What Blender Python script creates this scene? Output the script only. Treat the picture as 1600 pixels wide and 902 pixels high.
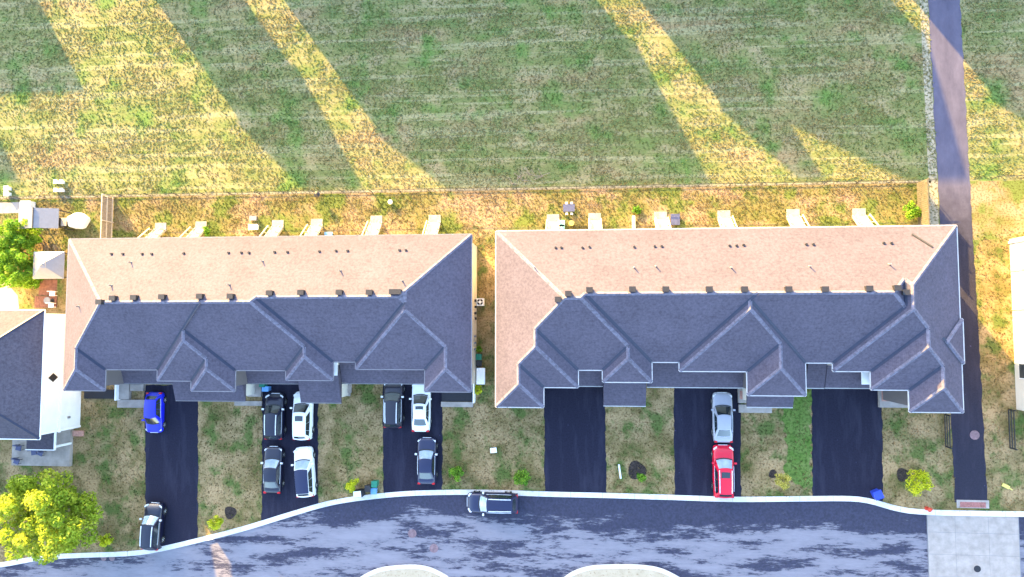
import bpy, bmesh, math, random
import numpy as np
from mathutils import Matrix, Vector
random.seed(7); rng = np.random.default_rng(7)
for o in list(bpy.data.objects): bpy.data.objects.remove(o)
scn = bpy.context.scene
COL = scn.collection
# ------------------------------------------------------------------ camera
F = 1067.0; H = 66.0; NX, NY = 895.0, 511.0        # drone camera 66 m up, looking almost straight down
_d = np.array([(NX-800)/F, -(NY-451)/F, -1.0]); _d /= np.linalg.norm(_d)
_z = -_d; _x = np.array([1.0, 0, 0]); _x -= _z*_x.dot(_z); _x /= np.linalg.norm(_x); _y = np.cross(_z, _x)
RW = np.array([_x, _y, _z])
def P(px, py, z=0.0):
    w = RW @ np.array([(px-800)/F, -(py-451)/F, -1.0]); t = (z-H)/w[2]
    return (w[0]*t, w[1]*t)
cam = bpy.data.cameras.new('camera'); cam.sensor_width = 36; cam.lens = 36*F/1600; cam.clip_end = 3000
co = bpy.data.objects.new('camera', cam); COL.objects.link(co)
M = Matrix([list(RW[0])+[0], list(RW[1])+[0], list(RW[2])+[H], [0, 0, 0, 1]])
co.matrix_world = M; scn.camera = co
# ------------------------------------------------------------------ sky, sun, exposure
SUN_EL = math.radians(15.2); SUN_AZ = math.radians(36.0)      # shadows fall to the lower right
sdir = Vector((math.sin(SUN_AZ)*math.cos(SUN_EL), -math.cos(SUN_AZ)*math.cos(SUN_EL), -math.sin(SUN_EL)))
world = bpy.data.worlds.new('World'); scn.world = world; world.use_nodes = True
nt = world.node_tree; nt.nodes.clear()
sk = nt.nodes.new('ShaderNodeTexSky'); sk.sky_type = 'NISHITA'; sk.sun_disc = False
sk.sun_elevation = SUN_EL; sk.sun_rotation = math.atan2(-sdir.x, -sdir.y)
sk.air_density = 1.0; sk.dust_density = 1.5; sk.ozone_density = 1.2
bg = nt.nodes.new('ShaderNodeBackground'); bg.inputs['Strength'].default_value = 0.15
wo = nt.nodes.new('ShaderNodeOutputWorld')
nt.links.new(sk.outputs[0], bg.inputs[0]); nt.links.new(bg.outputs[0], wo.inputs[0])
sl = bpy.data.lights.new('sun', 'SUN'); sl.energy = 4.8; sl.angle = math.radians(0.5); sl.color = (1.0, 0.63, 0.15)
so = bpy.data.objects.new('sun', sl); COL.objects.link(so)
so.rotation_euler = sdir.to_track_quat('-Z', 'Y').to_euler()
vs = scn.view_settings; vs.view_transform = 'Standard'; vs.look = 'None'; vs.gamma = 1; vs.use_curve_mapping = False
vs.exposure = 3.22
# ------------------------------------------------------------------ materials
def new_mat(name):
    m = bpy.data.materials.new(name); m.use_nodes = True
    return m, m.node_tree.nodes, m.node_tree.links, m.node_tree.nodes['Principled BSDF']
def pos_node(N, L, stretch=(1, 1, 1), off=(0, 0, 0)):
    g = N.new('ShaderNodeNewGeometry'); mp = N.new('ShaderNodeMapping')
    mp.inputs['Scale'].default_value = stretch; mp.inputs['Location'].default_value = off
    L.new(g.outputs['Position'], mp.inputs['Vector']); return mp.outputs[0]
def noise(N, L, vec, scale, detail=4, rough=0.6):
    n = N.new('ShaderNodeTexNoise'); n.inputs['Scale'].default_value = scale
    n.inputs['Detail'].default_value = detail; n.inputs['Roughness'].default_value = rough
    L.new(vec, n.inputs['Vector']); return n.outputs['Fac']
def ramp(N, L, fac, stops, interp='LINEAR'):
    r = N.new('ShaderNodeValToRGB'); r.color_ramp.interpolation = interp
    e = r.color_ramp.elements
    while len(e) < len(stops): e.new(0.5)
    for i, (p, c) in enumerate(stops):
        e[i].position = p; e[i].color = (*c, 1) if len(c) == 3 else c
    L.new(fac, r.inputs[0]); return r.outputs[0]
def mix(N, L, a, b, fac, mode='MIX'):
    m = N.new('ShaderNodeMix'); m.data_type = 'RGBA'; m.blend_type = mode
    for s, v in ((m.inputs[6], a), (m.inputs[7], b), (m.inputs[0], fac)):
        if hasattr(v, 'links') or isinstance(v, bpy.types.NodeSocket): L.new(v, s)
        elif isinstance(v, (int, float)): s.default_value = v
        else: s.default_value = (*v, 1)
    return m.outputs[2]
def bump(N, L, B, h, strength, dist):
    b = N.new('ShaderNodeBump'); b.inputs['Strength'].default_value = strength; b.inputs['Distance'].default_value = dist
    L.new(h, b.inputs['Height']); L.new(b.outputs[0], B.inputs['Normal'])
def plain(name, col, rough=0.6, metal=0.0, coat=0.0, var=0.12, scale=3.0, spec=None):
    m, N, L, B = new_mat(name); B.inputs['Roughness'].default_value = rough; B.inputs['Metallic'].default_value = metal
    B.inputs['Coat Weight'].default_value = coat
    if spec is not None: B.inputs['Specular IOR Level'].default_value = spec
    f = noise(N, L, pos_node(N, L), scale)
    a = tuple(c*(1-var) for c in col); b = tuple(min(1, c*(1+var)) for c in col)
    L.new(ramp(N, L, f, [(0.3, a), (0.7, b)]), B.inputs['Base Color']); return m
def speckle(name, stops, scale, dark, dscale, rough=0.95, bstr=0.4, bdist=0.05, stretch=(1, 1, 1), dlo=0.38, dhi=0.52, big=None, patch=None):
    m, N, L, B = new_mat(name); B.inputs['Roughness'].default_value = rough; B.inputs['Specular IOR Level'].default_value = 0.2
    v = pos_node(N, L, stretch)
    c = ramp(N, L, noise(N, L, v, scale, 5, 0.65), stops)
    if big:
        c = mix(N, L, c, big[1], ramp(N, L, noise(N, L, v, big[0], 3), [(big[2], (0, 0, 0)), (big[3], (1, 1, 1))]))
    for (sc_, st_, lo, hi, pc) in (patch or ()):
        c = mix(N, L, c, pc, ramp(N, L, noise(N, L, pos_node(N, L, st_), sc_, 4), [(lo, (0, 0, 0)), (hi, (0.85,)*3)]))
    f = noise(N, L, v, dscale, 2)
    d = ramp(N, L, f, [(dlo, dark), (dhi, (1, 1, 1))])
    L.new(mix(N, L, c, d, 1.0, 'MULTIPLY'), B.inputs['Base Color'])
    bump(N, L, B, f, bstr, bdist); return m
M_ = {}
FP = [(0.16, (0.5, 1.2, 0), 0.5, 0.66, (0.27, 0.2, 0.11)), (1.0, (0.05, 1.5, 0), 0.52, 0.62, (0.26, 0.245, 0.13)), (0.3, (1, 1, 0), 0.52, 0.68, (0.085, 0.165, 0.035))]
YP = [(0.22, (0.6, 1, 0), 0.45, 0.58, (0.29, 0.205, 0.135)), (0.35, (1, 1, 0), 0.49, 0.6, (0.085, 0.13, 0.02))]
LP = [(0.3, (1, 1, 0), 0.5, 0.64, (0.36, 0.25, 0.13)), (0.4, (1.2, 1, 0), 0.5, 0.62, (0.065, 0.11, 0.022))]
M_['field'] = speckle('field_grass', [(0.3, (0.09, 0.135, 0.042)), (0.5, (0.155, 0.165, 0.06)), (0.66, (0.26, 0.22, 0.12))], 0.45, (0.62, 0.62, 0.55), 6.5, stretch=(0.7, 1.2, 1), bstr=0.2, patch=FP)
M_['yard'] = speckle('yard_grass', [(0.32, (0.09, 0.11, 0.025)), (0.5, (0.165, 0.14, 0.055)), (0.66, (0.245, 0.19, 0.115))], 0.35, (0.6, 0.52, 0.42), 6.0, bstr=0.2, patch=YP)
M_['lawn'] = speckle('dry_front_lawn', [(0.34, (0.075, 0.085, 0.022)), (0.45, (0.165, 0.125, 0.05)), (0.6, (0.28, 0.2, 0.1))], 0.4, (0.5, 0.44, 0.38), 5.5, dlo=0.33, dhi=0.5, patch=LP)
M_['green'] = speckle('green_lawn', [(0.3, (0.07, 0.14, 0.02)), (0.6, (0.13, 0.18, 0.045)), (0.75, (0.26, 0.22, 0.1))], 0.8, (0.5, 0.55, 0.45), 4)
M_['gravel'] = speckle('gravel_edge', [(0.3, (0.2, 0.18, 0.12)), (0.6, (0.34, 0.3, 0.22))], 1.5, (0.35, 0.35, 0.25), 4.5)
M_['bare'] = speckle('bare_sand', [(0.3, (0.36, 0.29, 0.2)), (0.7, (0.45, 0.37, 0.27))], 1.5, (0.6, 0.5, 0.4), 5, dlo=.3, dhi=.4)
M_['mulch'] = speckle('dark_mulch', [(0.3, (0.02, 0.015, 0.014)), (0.7, (0.06, 0.045, 0.04))], 3, (0.5, 0.5, 0.5), 8)
def asphalt(name, c0, c1, wear, lo, hi, seam=None):
    m, N, L, B = new_mat(name); B.inputs['Roughness'].default_value = 0.9; B.inputs['Specular IOR Level'].default_value = 0.3
    a = ramp(N, L, noise(N, L, pos_node(N, L), 7, 4, 0.75), [(0.3, c0), (0.7, c1)])
    w = noise(N, L, pos_node(N, L, (1.3, 0.22, 1)), 0.8, 6, 0.65)                 # wheel wear runs along the lane
    a = mix(N, L, a, wear, ramp(N, L, w, [(lo, (0, 0, 0)), (hi, (0.7,)*3)]))
    sp_ = noise(N, L, pos_node(N, L, (1, 1, 1), (4, 7, 0)), 1.6, 2)
    a = mix(N, L, a, tuple(min(1, 3.2*x) for x in c1), ramp(N, L, sp_, [(0.72, (0, 0, 0)), (0.76, (0.8,)*3)]))
    if seam:                                                                       # older, paler surface beyond the seam
        g = N.new('ShaderNodeNewGeometry'); sx = N.new('ShaderNodeSeparateXYZ'); L.new(g.outputs['Position'], sx.inputs[0])
        ad = N.new('ShaderNodeMath'); ad.operation = 'MULTIPLY_ADD'; L.new(noise(N, L, pos_node(N, L), 0.5, 6, 0.7), ad.inputs[0]); ad.inputs[1].default_value = 9.0; L.new(sx.outputs[1], ad.inputs[2])
        mr = N.new('ShaderNodeMapRange'); mr.inputs[1].default_value = seam[0]; mr.inputs[2].default_value = seam[1]; L.new(ad.outputs[0], mr.inputs[0])
        old = ramp(N, L, noise(N, L, pos_node(N, L, (1.2, 0.5, 1)), 0.7, 7, 0.7), [(0.32, seam[2]), (0.68, seam[3])])
        a = mix(N, L, a, old, mr.outputs[0])
    L.new(a, B.inputs['Base Color']); bump(N, L, B, noise(N, L, pos_node(N, L), 12, 2), 0.25, 0.01); return m
M_['drive'] = asphalt('new_asphalt', (0.005, 0.005, 0.016), (0.0125, 0.0125, 0.031), (0.03, 0.03, 0.055), 0.5, 0.75)
M_['path'] = asphalt('path_asphalt', (0.011, 0.011, 0.022), (0.022, 0.021, 0.04), (0.034, 0.032, 0.054), 0.48, 0.7, (12.0, 18.0, (0.055, 0.052, 0.085), (0.095, 0.09, 0.135)))
def road_mat():
    m, N, L, B = new_mat('dusty_road'); B.inputs['Roughness'].default_value = 0.85
    a = ramp(N, L, noise(N, L, pos_node(N, L), 5, 3), [(0.35, (0.016, 0.017, 0.038)), (0.65, (0.03, 0.031, 0.064))])
    f1 = noise(N, L, pos_node(N, L, (0.13, 0.62, 1), (3.1, 0.4, 0)), 1.1, 14, 0.78)
    g = N.new('ShaderNodeNewGeometry'); sp = N.new('ShaderNodeSeparateXYZ'); L.new(g.outputs['Position'], sp.inputs[0])
    # dried silt lies along the middle of the roadway, away from the kerb
    mr = N.new('ShaderNodeMapRange'); mr.inputs[1].default_value = -16.6; mr.inputs[2].default_value = -19.4; mr.inputs[3].default_value = -0.17; mr.inputs[4].default_value = 0.045
    L.new(sp.outputs[1], mr.inputs[0])
    ad = N.new('ShaderNodeMath'); ad.operation = 'ADD'; L.new(f1, ad.inputs[0]); L.new(mr.outputs[0], ad.inputs[1])
    k = ramp(N, L, ad.outputs[0], [(0.485, (0, 0, 0)), (0.512, (0.3, 0.3, 0.3)), (0.535, (0.75, 0.75, 0.75)), (0.66, (1, 1, 1))])
    L.new(mix(N, L, a, (0.2, 0.19, 0.225), k), B.inputs['Base Color']); return m
M_['road'] = road_mat()
def roof_mat(name, c0, c1):
    m, N, L, B = new_mat(name); B.inputs['Roughness'].default_value = 0.9; B.inputs['Specular IOR Level'].default_value = 0.25
    v = pos_node(N, L)
    f = noise(N, L, v, 4.5, 3, 0.7)
    c = ramp(N, L, f, [(0.3, c0), (0.7, c1)])
    big = ramp(N, L, noise(N, L, v, 0.35, 3), [(0.3, (0.88,)*3), (0.7, (1.06, 1.06, 1.06))])
    c = mix(N, L, c, big, 1.0, 'MULTIPLY')
    st = ramp(N, L, noise(N, L, pos_node(N, L, (0.9, 9, 9)), 1.0, 2), [(0.3, (0.78, 0.78, 0.8)), (0.42, (1, 1, 1))])
    c = mix(N, L, c, st, 0.7, 'MULTIPLY')
    sp = N.new('ShaderNodeSeparateXYZ'); L.new(v, sp.inputs[0])
    md = N.new('ShaderNodeMath'); md.operation = 'MULTIPLY'; L.new(sp.outputs[2], md.inputs[0]); md.inputs[1].default_value = 1/0.075
    fr = N.new('ShaderNodeMath'); fr.operation = 'FRACT'; L.new(md.outputs[0], fr.inputs[0])
    ln = ramp(N, L, fr.outputs[0], [(0.0, (0.7,)*3), (0.2, (1, 1, 1))])
    L.new(mix(N, L, c, ln, 0.6, 'MULTIPLY'), B.inputs['Base Color'])
    bump(N, L, B, f, 0.1, 0.02); return m
M_['shingle'] = roof_mat('grey_shingle', (0.058, 0.051, 0.073), (0.095, 0.084, 0.118))
M_['shingle_dark'] = roof_mat('dark_shingle', (0.05, 0.044, 0.062), (0.09, 0.08, 0.105))
M_['shingle_tan'] = roof_mat('tan_shingle', (0.2, 0.19, 0.18), (0.3, 0.28, 0.26))
def siding(name, col):
    m, N, L, B = new_mat(name); B.inputs['Roughness'].default_value = 0.7
    v = pos_node(N, L); sp = N.new('ShaderNodeSeparateXYZ'); L.new(v, sp.inputs[0])
    md = N.new('ShaderNodeMath'); md.operation = 'MULTIPLY'; L.new(sp.outputs[2], md.inputs[0]); md.inputs[1].default_value = 1/0.15
    fr = N.new('ShaderNodeMath'); fr.operation = 'FRACT'; L.new(md.outputs[0], fr.inputs[0])
    ln = ramp(N, L, fr.outputs[0], [(0.0, (0.75,)*3), (0.15, (1, 1, 1))])
    c = ramp(N, L, noise(N, L, v, 1.5), [(0.3, tuple(x*0.93 for x in col)), (0.7, col)])
    L.new(mix(N, L, c, ln, 1.0, 'MULTIPLY'), B.inputs['Base Color'])
    bump(N, L, B, fr.outputs[0], 0.3, 0.02); return m
M_['siding'] = siding('cream_siding', (0.62, 0.57, 0.5))
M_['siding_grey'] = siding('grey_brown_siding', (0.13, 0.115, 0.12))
M_['siding_white'] = siding('white_siding', (0.78, 0.77, 0.75))
M_['cap'] = plain('ridge_cap_shingle', (0.11, 0.104, 0.145), 0.9, var=0.4, scale=4)
M_['valley'] = plain('dark_valley_metal', (0.02, 0.024, 0.05), 0.5, 0.3)
M_['white'] = plain('white_trim', (0.8, 0.8, 0.8), 0.5, var=0.04)
M_['gutter_grey'] = plain('grey_gutter', (0.16, 0.15, 0.17), 0.5)
M_['gutter_pale'] = plain('pale_gutter', (0.42, 0.41, 0.42), 0.5)
M_['concrete'] = plain('pale_concrete', (0.3, 0.262, 0.24), 0.9, var=0.2, scale=1.3)
M_['kerb'] = plain('kerb_concrete', (0.6, 0.57, 0.55), 0.9, var=0.12, scale=2)
M_['dark'] = plain('dark_plastic', (0.018, 0.017, 0.02), 0.5)
M_['slate'] = plain('dark_slate', (0.012, 0.013, 0.02), 0.8)
M_['glass'] = plain('window_glass', (0.03, 0.04, 0.05), 0.08, var=0.05)
M_['wood'] = plain('pale_deck_wood', (0.5, 0.43, 0.34), 0.8, var=0.15, scale=5)
M_['board'] = plain('brown_fence_board', (0.24, 0.19, 0.15), 0.85, var=0.25, scale=4)
M_['greyboard'] = plain('weathered_board', (0.085, 0.075, 0.058), 0.85, var=0.25, scale=4)
M_['steel'] = plain('dark_fence_steel', (0.03, 0.028, 0.03), 0.6, 0.3)
M_['greymetal'] = plain('grey_metal_roof', (0.19, 0.19, 0.21), 0.55, 0.2, var=0.08)
M_['red_paver'] = plain('red_paver', (0.2, 0.085, 0.06), 0.9, var=0.3, scale=4)
M_['tan_paver'] = plain('tan_paver', (0.4, 0.33, 0.27), 0.9, var=0.2, scale=3)
M_['brick'] = plain('pink_brick', (0.38, 0.2, 0.16), 0.9, var=0.25, scale=5)
M_['pink'] = plain('pink_paint', (0.17, 0.11, 0.125), 0.8, var=0.35, scale=4)
M_['tactile'] = plain('red_tactile', (0.28, 0.11, 0.1), 0.8, var=0.3, scale=9)
M_['blue_bin'] = plain('blue_plastic', (0.02, 0.05, 0.42), 0.45)
M_['sky_bin'] = plain('sky_blue_plastic', (0.12, 0.3, 0.6), 0.45)
M_['green_bin'] = plain('green_plastic', (0.01, 0.16, 0.1), 0.45)
M_['aqua'] = plain('aqua_plastic', (0.25, 0.5, 0.48), 0.5)
M_['yellow'] = plain('yellow_plastic', (0.6, 0.5, 0.12), 0.5)
M_['navy'] = plain('navy_cover', (0.05, 0.06, 0.14), 0.6)
M_['redpl'] = plain('red_enamel', (0.5, 0.05, 0.03), 0.5)
M_['tyre'] = plain('tyre_rubber', (0.012, 0.012, 0.013), 0.9)
M_['rim'] = plain('alloy_rim', (0.62, 0.63, 0.65), 0.35, 0.6)
M_['chrome'] = plain('bright_trim', (0.75, 0.76, 0.78), 0.3, 0.5)
M_['lamp'] = plain('lamp_lens', (0.7, 0.72, 0.75), 0.15)
M_['tail'] = plain('red_lens', (0.45, 0.01, 0.015), 0.2)
M_['cabglass'] = plain('car_glass', (0.012, 0.02, 0.025), 0.06, var=0.05, coat=0.6, spec=0.9)
for k, c in dict(blue=(0.008, 0.015, 0.55), black=(0.005, 0.006, 0.022), white=(0.76, 0.77, 0.78), silver=(0.3, 0.31, 0.37), red=(0.6, 0.004, 0.03), navy=(0.006, 0.009, 0.045), charcoal=(0.012, 0.011, 0.024)).items():
    M_['car_'+k] = plain('paint_'+k, c, 0.3, 0.0, 0.4, var=0.03)
M_['painted_sky_glass'] = plain('windscreen_sky_paint', (0.3, 0.38, 0.44), 0.12, var=0.25, scale=1.5)  # pale blue base stands in for sky reflected in the windscreen
M_['bark'] = plain('bark', (0.09, 0.065, 0.045), 0.95, var=0.3, scale=6)
def leaf_mat(name, a, b, c, patch=None):
    m, N, L, B = new_mat(name); B.inputs['Roughness'].default_value = 0.6; B.inputs['Specular IOR Level'].default_value = 0.25
    at = N.new('ShaderNodeAttribute'); at.attribute_name = 'tint'
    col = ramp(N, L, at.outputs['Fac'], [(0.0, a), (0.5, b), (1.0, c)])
    if patch:
        for (sc_, st_, lo, hi, pc) in patch:
            col = mix(N, L, col, pc, ramp(N, L, noise(N, L, pos_node(N, L, st_), sc_, 4), [(lo, (0, 0, 0)), (hi, (0.85,)*3)]))
    L.new(col, B.inputs['Base Color'])
    tr = N.new('ShaderNodeBsdfTranslucent'); L.new(col, tr.inputs['Color'])
    ms = N.new('ShaderNodeMixShader'); ms.inputs[0].default_value = 0.35
    L.new(B.outputs[0], ms.inputs[1]); L.new(tr.outputs[0], ms.inputs[2])
    L.new(ms.outputs[0], N['Material Output'].inputs['Surface']); return m
M_['leaf_maple'] = leaf_mat('maple_leaves', (0.14, 0.25, 0.015), (0.31, 0.39, 0.025), (0.5, 0.5, 0.05))
M_['leaf_green'] = leaf_mat('green_leaves', (0.05, 0.15, 0.012), (0.11, 0.26, 0.02), (0.22, 0.36, 0.03))
M_['leaf_hedge'] = leaf_mat('hedge_leaves', (0.07, 0.18, 0.012), (0.16, 0.32, 0.02), (0.34, 0.46, 0.03))
M_['leaf_lime'] = leaf_mat('lime_leaves', (0.3, 0.38, 0.012), (0.46, 0.5, 0.015), (0.6, 0.58, 0.03))
M_['leaf_yellow'] = leaf_mat('yellow_leaves', (0.3, 0.28, 0.04), (0.45, 0.4, 0.08), (0.55, 0.48, 0.15))
M_['blade_field'] = leaf_mat('field_blades', (0.105, 0.16, 0.043), (0.185, 0.2, 0.065), (0.29, 0.255, 0.12), FP)
M_['blade_yard'] = leaf_mat('yard_blades', (0.08, 0.11, 0.02), (0.16, 0.14, 0.045), (0.24, 0.19, 0.11), YP)
M_['blade_lawn'] = leaf_mat('lawn_blades', (0.075, 0.095, 0.022), (0.18, 0.135, 0.05), (0.31, 0.225, 0.11), LP)
# ------------------------------------------------------------------ object helpers
def mobj(name, verts, faces, mat, parent=None, smooth=False, loc=None):
    me = bpy.data.meshes.new(name); me.from_pydata([tuple(map(float, v)) for v in verts], [], faces); me.update()
    if smooth: me.polygons.foreach_set('use_smooth', [True]*len(me.polygons))
    o = bpy.data.objects.new(name, me); COL.objects.link(o)
    if mat is not None: me.materials.append(M_[mat] if isinstance(mat, str) else mat)
    if parent is not None: o.parent = parent
    if loc is not None: o.location = loc
    return o
class G:                                                  # collects simple solids for one mesh
    def __init__(s): s.v = []; s.f = []
    def add(s, V, Fs):
        b = len(s.v); s.v += [tuple(p) for p in V]; s.f += [tuple(i+b for i in f) for f in Fs]; return s
    def box(s, x0, y0, z0, x1, y1, z1):
        return s.add([(x0, y0, z0), (x1, y0, z0), (x1, y1, z0), (x0, y1, z0), (x0, y0, z1), (x1, y0, z1), (x1, y1, z1), (x0, y1, z1)],
                     [(3, 2, 1, 0), (4, 5, 6, 7), (0, 1, 5, 4), (1, 2, 6, 5), (2, 3, 7, 6), (3, 0, 4, 7)])
    def bar(s, a, b, w, h):                               # box along a segment
        a = Vector(a); b = Vector(b); d = (b-a).normalized()
        up = Vector((0, 0, 1)) if abs(d.z) < 0.95 else Vector((0, 1, 0))
        sx = d.cross(up).normalized()*w/2; sz = sx.cross(d).normalized()*h/2
        V = [a-sx-sz, a+sx-sz, a+sx+sz, a-sx+sz, b-sx-sz, b+sx-sz, b+sx+sz, b-sx+sz]
        return s.add(V, [(0, 1, 2, 3), (7, 6, 5, 4), (1, 0, 4, 5), (2, 1, 5, 6), (3, 2, 6, 7), (0, 3, 7, 4)])
    def cyl(s, c, r0, r1, h, n=14):
        x, y, z = c
        V = [(x+r0*math.cos(2*math.pi*i/n), y+r0*math.sin(2*math.pi*i/n), z) for i in range(n)] + \
            [(x+r1*math.cos(2*math.pi*i/n), y+r1*math.sin(2*math.pi*i/n), z+h) for i in range(n)]
        return s.add(V, [tuple(range(n-1, -1, -1)), tuple(range(n, 2*n))]+[(i, (i+1) % n, n+(i+1) % n, n+i) for i in range(n)])
    def o(s, name, mat, parent=None, smooth=False, loc=None): return mobj(name, s.v, s.f, mat, parent, smooth, loc)
def tag(o, label=None, cat=None, group=None, kind=None):
    for k, v in (('label', label), ('category', cat), ('group', group), ('kind', kind)):
        if v: o[k] = v
    return o
def thing(name, label, cat, loc=(0, 0, 0), rz=0.0, group=None):
    o = bpy.data.objects.new(name, None); COL.objects.link(o); o.location = loc; o.rotation_euler = (0, 0, rz)
    o.empty_display_size = 0.3
    return tag(o, label, cat, group)
def tritess(poly):
    from mathutils.geometry import tessellate_polygon
    return [tuple(t) for t in tessellate_polygon([[Vector((p[0], p[1], 0)) for p in poly]])]
def sheet(name, poly, z, mat, label=None, parent=None):
    fs = tritess(poly); V = [(p[0], p[1], z) for p in poly]
    fx = []
    for f in fs:
        a, b, c = (Vector(V[i]) for i in f)
        fx.append(f if (b-a).cross(c-a).z > 0 else f[::-1])
    o = mobj(name, V, fx, mat, parent); 
    if parent is None: tag(o, label, None, None, 'structure')
    return o
def pip(poly, x, y):                                      # vectorised point in polygon
    ins = np.zeros(x.shape, bool); n = len(poly)
    for i in range(n):
        x0, y0 = poly[i]; x1, y1 = poly[(i+1) % n]
        c = ((y0 > y) != (y1 > y)) & (x < (x1-x0)*(y-y0)/((y1-y0) or 1e-9)+x0); ins ^= c
    return ins
def PX(lst, z=0.0): return [P(a, b, z) for a, b in lst]
NOGRASS = []
#@@STRUCT
KERB = PX([(-420, 905), (-60, 887), (60, 870), (120, 866), (200, 863), (245, 857), (310, 842), (380, 824), (455, 801), (520, 783), (590, 773), (660, 768), (760, 767), (860, 770), (950, 772), (1050, 775), (1150, 778), (1260, 777), (1330, 777), (1365, 782), (1400, 792), (1448, 798), (1600, 801), (2000, 805)])
def smooth_line(pts, k=4):
    out = []
    for i in range(len(pts)-1):
        p0 = Vector(pts[max(i-1, 0)]); p1 = Vector(pts[i]); p2 = Vector(pts[i+1]); p3 = Vector(pts[min(i+2, len(pts)-1)])
        for j in range(k):
            t = j/k
            q = 0.5*((2*p1)+(-p0+p2)*t+(2*p0-5*p1+4*p2-p3)*t*t+(-p0+3*p1-3*p2+p3)*t**3); out.append((q.x, q.y))
    out.append(tuple(pts[-1])); return out
KL = smooth_line(KERB)
sheet('ground', [(-900, -900), (900, -900), (900, 900), (-900, 900)], -0.16, 'lawn')
sheet('front_lawn', [(-320, 8.0)]+[(-320, KL[0][1])]+KL+[(320, KL[-1][1]), (320, 8.0)], 0.0, 'lawn')
FENCE_Y = 13.45
sheet('back_lawn', [(-320, 8.0), (320, 8.0), (320, FENCE_Y), (-320, FENCE_Y)], 0.0, 'yard')
sheet('field', [(-320, FENCE_Y), (320, FENCE_Y), (320, 400), (-320, 400)], 0.0, 'field')
ROADPOLY = [(-320, KL[0][1])]+KL+[(320, KL[-1][1]), (320, -60), (-320, -60)]
sheet('road', ROADPOLY, -0.10, 'road')
def strip(name, line, w0, w1, z0, z1, mat):               # kerb: closed band of real height along a line
    n = len(line); V = []; nr = []
    for i in range(n):
        a = Vector(line[max(i-1, 0)]); b = Vector(line[min(i+1, n-1)]); d = (b-a).normalized(); nr.append((-d.y, d.x))
    for (x, y), (nx, ny) in zip(line, nr):
        V += [(x+nx*w0, y+ny*w0, z0), (x+nx*w0, y+ny*w0, z1), (x+nx*w1, y+ny*w1, z1), (x+nx*w1, y+ny*w1, z0)]
    Fs = []
    for i in range(n-1):
        b = 4*i
        for k in range(4): Fs.append((b+k, b+(k+1) % 4, b+4+(k+1) % 4, b+4+k))
    Fs += [(3, 2, 1, 0), (4*n-4, 4*n-3, 4*n-2, 4*n-1)]
    return tag(mobj(name, V, Fs, mat), kind='structure')
kroot = strip('kerb', KL, -0.36, 0.08, -0.2, 0.012, 'greymetal')
def resample(line, step):
    out = [Vector(line[0])]; acc = 0.0
    for a, b in zip(line, line[1:]):
        a, b = Vector(a), Vector(b); d = (b-a).length; t = step-acc
        while t <= d: out.append(a+(b-a)*t/d); t += step
        acc = (acc+d) % step
    return out
KP = resample([p for p in KL if -66 < p[0] < 50], 0.75)
for k in range(0, len(KP)-4, 4):
    sg = [(p.x, p.y) for p in KP[k:k+5]]; e = (Vector(sg[1])-Vector(sg[0])).normalized()*0.012; f = (Vector(sg[4])-Vector(sg[3])).normalized()*0.012
    sg[0] = (sg[0][0]+e.x, sg[0][1]+e.y); sg[4] = (sg[4][0]-f.x, sg[4][1]-f.y)
    o = strip('kerb_stone', sg, -0.38, 0.1, -0.19, 0.03+0.004*(k % 3), 'kerb'); del o['kind']; o.parent = kroot
# traffic islands at the bottom edge
for pts in ([(560, 908), (575, 899), (595, 891), (625, 887), (655, 887), (678, 893), (700, 905)], [(880, 908), (898, 896), (925, 888), (965, 886), (1005, 887), (1035, 893), (1065, 908)]):
    ln = smooth_line(PX(pts)); ln = [ln[0], *ln]
    poly = [(ln[0][0], ln[0][1]-9)]+ln[1:]+[(ln[-1][0], ln[-1][1]-9)]
    sheet('traffic_island', poly, 0.012, 'bare')
    ring = [poly[0]]+ln[1:]+[poly[-1]]
    strip('island_kerb', ring, -0.14, 0.22, -0.2, 0.03, 'kerb')
DR = {'driveway': [[(226, 602), (310, 602), (309, 845), (228, 862)], [(410, 590), (497, 590), (497, 791), (409, 817)], [(598, 590), (691, 590), (691, 768), (599, 773)],
      [(850, 598), (945, 598), (948, 772), (851, 770)], [(1053, 596), (1157, 596), (1158, 778), (1054, 776)], [(1268, 598), (1378, 598), (1379, 786), (1270, 778)]]}
def ragged(poly, step=0.4, amp=0.07, seed=1):
    r_ = random.Random(seed); out = []
    for a, b in zip(poly, poly[1:]+poly[:1]):
        d = Vector(b)-Vector(a); n = max(1, int(d.length/step)); nv = Vector((-d.y, d.x)).normalized()
        for k in range(n): q = Vector(a)+d*k/n+nv*(r_.uniform(-amp, amp) if k else 0); out.append((q.x, q.y))
    return out
for q in DR['driveway']:
    w = ragged(PX(q), seed=q[0][0]); sheet('driveway', w, 0.012, 'drive'); NOGRASS.append(w)
PATH = PX([(1424, -400), (1474, -400), (1500, 0), (1516, 300), (1530, 540), (1543, 785), (1492, 785), (1480, 540), (1466, 300), (1450, 0)])
PATH = ragged(PATH, 0.5, 0.06, 9); sheet('footpath', PATH, 0.016, 'path'); NOGRASS.append(PATH)
sheet('gravel_verge', PX([(1418, -400), (1437, 0), (1452, 300), (1452, 360), (1467, 360), (1465.5, 300), (1449.5, 0), (1424, -400)]), 0.008, 'gravel')
sheet('gravel_verge', [(-60, FENCE_Y-0.1), (33.2, FENCE_Y-0.1), (33.2, FENCE_Y+0.14), (-60, FENCE_Y+0.14)], 0.008, 'gravel' )
sheet('green_lawn', ragged(PX([(1222, 632), (1268, 606), (1270, 762), (1230, 752)]), 0.35, 0.32, 5), 0.006, 'green')
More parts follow.
